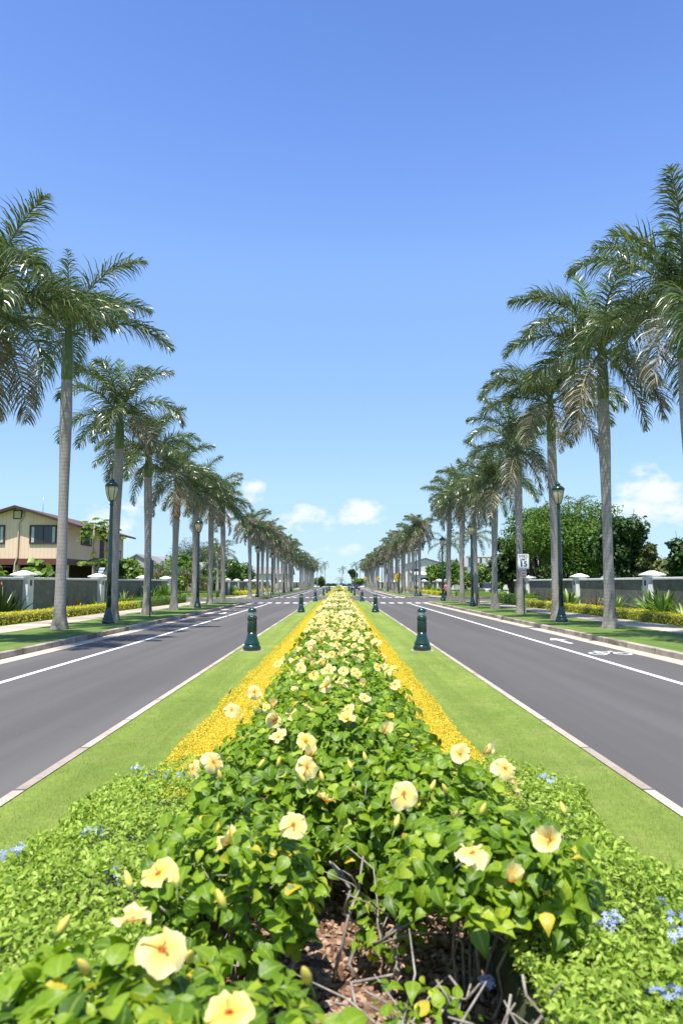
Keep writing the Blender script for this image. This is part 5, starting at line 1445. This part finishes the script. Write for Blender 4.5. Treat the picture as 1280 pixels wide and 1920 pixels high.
pl = plate(rrect(W2, H2, .02, zb2), .006, M_SIGNP, r)
text_obj('NO PARK', .11, M_SIGNRED, pl, .0, zb2 + H2 * .84, -.0085, W2 * .86, .002); text_obj('BIKE', .11, M_SIGNRED, pl, .0, zb2 + H2 * .52, -.0085, W2 * .7, .002); text_obj('LANE', .11, M_SIGNRED, pl, .0, zb2 + H2 * .22, -.0085, W2 * .7, .002)
sp = at(281, 1156.5, z=VZ)
r = empty('sign_post', (sp.x, sp.y, VZ - .012), 0, 'thin dark post with a sign plate seen edge on beside a left palm', 'road sign')
MB().box(-.026, .026, -.026, .026, -.1, 2.7).build('post', M_POST, r)
plate(rrect(.46, .86, .03, 1.75), .006, M_POST, r, 'sign_panel', (.034, 0, 0), (0, 0, radians(84)))
def school_sign(x, y, sc, label, diamond=False):
    r = empty('crossing_sign', (x, y, VZ - .012), 0, label, 'road sign')
    MB().box(-.04, .04, .01, .07, -.1, 3.0 * sc).build('post', M_POST, r)
    a = .42 * sc; zc = 2.5 * sc
    poly = [(-a, zc - a), (a, zc - a), (a, zc + a * .35), (0, zc + a * 1.1), (-a, zc + a * .35)] if not diamond else [(0, zc - a * 1.3), (a * 1.3, zc), (0, zc + a * 1.3), (-a * 1.3, zc)]
    p = plate(poly, .006, M_SIGNY, r)
    m = MB()
    for dx in (-.14, .14):
        m.lathe([(0, -.05), (.05, 0), (0, .05)], 8, (dx * sc, -.012, zc + .16 * sc))
        m.box((dx - .06) * sc, (dx + .06) * sc, -.014, -.008, zc - .10 * sc, zc + .10 * sc)
        m.box((dx - .06) * sc, (dx - .015) * sc, -.014, -.008, zc - .32 * sc, zc - .102 * sc); m.box((dx + .015) * sc, (dx + .06) * sc, -.014, -.008, zc - .32 * sc, zc - .102 * sc)
    m.build('symbol', M_SIGNBK, p)
    if not diamond: plate(rrect(.6 * sc, .36 * sc, .03, zc - a - .40 * sc), .006, M_SIGNY, r, 'lower_panel')
    return r
school_sign(8.95, 114.5, 1.05, 'yellow school crossing sign with two black figures on the right verge')
school_sign(8.9, 172, 1.0, 'far yellow diamond sign between the right palm trunks', True)
school_sign(8.2, 238, 1.2, 'farthest orange yellow sign near the end of the right row', True)

# ------------------------------------------------------------------ vehicles
M_CARDARK = paint('dark_car_paint', (.03, .03, .035), .2, .05); M_CARSILV = paint('silver_car_paint', (.38, .36, .32), .25, .05); M_TYRE = paint('tyre_rubber', (.02, .02, .02), .8); M_RIM = paint('wheel_rim', (.45, .45, .45), .3); M_HEADL = paint('headlight_glass', (.85, .86, .84), .1); M_REDL = paint('tail_light', (.4, .02, .02), .2)
def car(x, y, rz, paintm, label, suv=False):
    r = empty('car', (x, y, 0), rz, label, 'car')
    hz = .12 if suv else 0; wd = .88
    prof = [(-2.15, .35), (-2.2, .62), (-2.1, .86 + hz), (-1.0, .96 + hz), (1.9, 1.0 + hz), (2.15, .9 + hz), (2.2, .55), (2.1, .35)]
    m = MB(); n = len(prof)
    m.add([(-wd, py, z) for py, z in prof] + [(wd, py, z) for py, z in prof], [tuple(range(n)), tuple(range(2 * n - 1, n - 1, -1))] + [((i + 1) % n, i, n + i, n + (i + 1) % n) for i in range(n)])
    m.build('body', paintm, r)
    cab = [(-1.05, .955 + hz), (-.35, 1.42 + 2 * hz), (1.1, 1.45 + 2 * hz), (1.85, .995 + hz)]
    m = MB(); w2 = .70
    V = [(-wd * .97, py, z) if z < 1.2 else (-w2, py, z) for py, z in cab] + [(wd * .97, py, z) if z < 1.2 else (w2, py, z) for py, z in cab]
    m.add(V, [(0, 1, 2, 3), (7, 6, 5, 4), (1, 0, 4, 5), (3, 2, 6, 7)]); m.build('windows', M_GLASS, r).name = 'cabin_glass'
    m = MB(); m.bevbox(-w2 - .02, w2 + .02, -.37, 1.12, 1.425 + 2 * hz, 1.475 + 2 * hz, .02); m.build('roof', paintm, r)
    for sx in (-1, 1):
        for yy_ in (-1.35, 1.35):
            m = MB(); R = Matrix.Rotation(pi / 2, 3, 'Y'); q = MB().lathe([(.20, -.10), (.31, -.10), (.33, -.07), (.33, .07), (.31, .10), (.20, .10)], 18)
            m.add([R @ Vector(v) for v in q.v], q.f, 0, True); w_ = m.build('wheel', M_TYRE, r, loc=(sx * .80, yy_, .33))
            m = MB(); q = MB().lathe([(.20, -.105), (.19, .108), (.05, .112)], 14); m.add([R @ Vector(v) for v in q.v], q.f, 0, True); m.build('rim', M_RIM, w_)
        m = MB(); m.bevbox(sx * .62 - .2, sx * .62 + .2, -2.22, -2.10, .66, .82 + hz, .03); m.build('headlight', M_HEADL, r)
        m = MB(); m.bevbox(sx * .66 - .16, sx * .66 + .16, 2.12, 2.22, .68, .84 + hz, .03); m.build('taillight', M_REDL, r)
    m = MB(); m.bevbox(-.84, .84, -2.26, -2.18, .36, .56, .03); m.build('bumper', M_SIGNBK, r)
    return r
car(3.7, 168, 0, M_CARDARK, 'small dark car on the right carriageway far down the road')
car(17.6, 88.5, 0, M_CARSILV, 'silver car half hidden behind the hedge at the right side street', True)

# ------------------------------------------------------------------ the walker on the right pavement
M_SKIN = paint('skin', (.42, .24, .16), .6); M_PINK = paint('pink_shirt', (.72, .16, .24), .8); M_DKCLOTH = paint('dark_trousers', (.03, .03, .045), .85); M_HAIR = paint('dark_hair', (.02, .014, .01), .7)
def skin_body(name, verts, edges, radii, mat, parent, sub=2):
    me = bpy.data.meshes.new(name); me.from_pydata(verts, edges, [])
    o = bpy.data.objects.new(name, me); scene.collection.objects.link(o)
    md = o.modifiers.new('s', 'SKIN'); md.use_smooth_shade = True
    for i, q in enumerate(radii): me.skin_vertices[0].data[i].radius = (q, q) if not hasattr(q, '__len__') else q
    me.skin_vertices[0].data[0].use_root = True
    sb = o.modifiers.new('b', 'SUBSURF'); sb.levels = sub; sb.render_levels = sub
    bpy.context.view_layer.update()
    out = bpy.data.meshes.new_from_object(o.evaluated_get(bpy.context.evaluated_depsgraph_get()))
    bpy.data.objects.remove(o); out.materials.clear(); out.materials.append(mat)
    return link(name, out, parent)
pr = empty('person', (10.75, 75.2, 0), pi, 'walker in a pink shirt on the pavement behind the corner lamp post', 'person')
bv = [(0, 0, .95), (0, 0, 1.12), (0, .01, 1.32), (0, .01, 1.45), (0, 0, 1.53), (0, -.01, 1.62), (0, -.02, 1.72),
      (.10, 0, .88), (.11, -.10, .50), (.11, -.06, .08), (.11, -.20, .04), (-.10, 0, .88), (-.11, .12, .50), (-.11, .24, .10), (-.11, .12, .03),
      (.19, .01, 1.42), (.25, .06, 1.14), (.25, -.04, .90), (.25, -.07, .80), (-.19, .01, 1.42), (-.25, -.04, 1.14), (-.25, -.16, .92), (-.25, -.20, .83)]
be = [(0, 1), (1, 2), (2, 3), (3, 4), (4, 5), (5, 6), (0, 7), (7, 8), (8, 9), (9, 10), (0, 11), (11, 12), (12, 13), (13, 14), (3, 15), (15, 16), (16, 17), (17, 18), (3, 19), (19, 20), (20, 21), (21, 22)]
brd = [(.15, .11), (.13, .10), (.16, .11), (.12, .09), .055, .095, .085, .085, .06, .04, .035, .085, .06, .04, .035, .055, .045, .034, .03, .055, .045, .034, .03]
skin_body('body', bv, be, brd, M_SKIN, pr)
skin_body('shirt', [(0, 0, .98), (0, 0, 1.14), (0, .01, 1.32), (0, .01, 1.44), (.19, .01, 1.42), (.235, .04, 1.24), (-.19, .01, 1.42), (-.235, -.02, 1.24)], [(0, 1), (1, 2), (2, 3), (3, 4), (4, 5), (3, 6), (6, 7)],
          [(.18, .135), (.165, .125), (.185, .135), (.13, .10), .075, .068, .075, .068], M_PINK, pr)
skin_body('trousers', [(0, 0, .94), (.10, 0, .86), (.11, -.10, .50), (.11, -.065, .14), (-.10, 0, .86), (-.11, .12, .50), (-.11, .22, .16)], [(0, 1), (1, 2), (2, 3), (0, 4), (4, 5), (5, 6)], [(.165, .125), .11, .08, .065, .11, .08, .065], M_DKCLOTH, pr)
hm = MB().lathe([(.108, 1.62), (.112, 1.68), (.10, 1.76), (.06, 1.81), (0, 1.825)], 14, (0, .012, 0)); hm.build('hair', M_HAIR, pr)
hm = MB()
for sx in (-.035, .035): hm.lathe([(0, -.012), (.012, 0), (0, .012)], 8, (sx, -.108, 1.68))
hm.build('eye', M_HAIR, pr); MB().lathe([(0, 0), (.016, .005), (.008, .04), (0, .05)], 8, (0, -.112, 1.635)).build('nose', M_SKIN, pr)

# ------------------------------------------------------------------ the seaside at the end of the road
k = 0
for (px, top, D, lb) in ((610, 1052, 318, 'leftmost windswept coconut palm by the sea'), (640.8, 1061, 330, 'slim coconut palm by the sea in the gap between the rows'), (602, 1060, 312, 'coconut palm by the sea just inside the left row'), (595, 1046, 300, 'coconut palm at the seaward end of the left row'),
                         (668, 1052, 305, 'coconut palm at the seaward end of the right row'), (674, 1056, 312, 'shorter coconut palm beside the seaward end of the right row')):
    k += 1; p = at(px, 1093, D=D)
    coconut(p.x, D, 1.7 + (1093 - top) * D / 1400 - 1.6, lb, 60 + k, .5, 13, 1.0, 0)
p = at(637.5, 1093, D=325); coconut(p.x, 325, 3.0, 'short young coconut palm by the sea in the gap', 70, .2, 12, .9, 0)
for (px, h, w, D, mt, lb, tr) in ((600, 4.6, 3.6, 305, M_MIDLEAF, 'round green bush tree by the sea, left of the gap', .2), (672, 4.2, 2.8, 302, M_BRIGHTLEAF, 'light green bush tree by the sea, right of the gap', .2),
                              (659.5, 9.2, 2.2, 318, M_DARKLEAF, 'dark upright ironwood tree by the sea, right of the gap', .25), (665, 6.6, 1.6, 320, M_DARKLEAF, 'smaller dark tree beside the ironwood by the sea', .2)):
    p = at(px, 1093, D=D); tree('seaside_tree', p.x, D, 0, h, w, lb, 'tree', mt, 1500, .5, int(px), tr, .35 if mt is M_DARKLEAF else .05, 9)
for i, (px, w, h) in enumerate(((612, 3.5, 1.5), (620, 4, 1.6), (627, 3, 1.5), (640, 5, 1.7), (651, 3, 1.2), (658, 4, 1.7), (585, 6, 2.2), (690, 6, 2.2), (570, 8, 2.4), (705, 8, 2.4))):
    p = at(px, 1093, D=345); tree('beach_shrub', p.x, 345, -.02, h, w / 2 + .5, 'low dark shrub on the sand at the end of the road', 'shrub', M_DARKLEAF, 500, .4, 1200 + i, .08, .05, 7, group='low dark shrubs at the end of the road')
for i, (px, D) in enumerate(((683.5, 226),)):
    pass
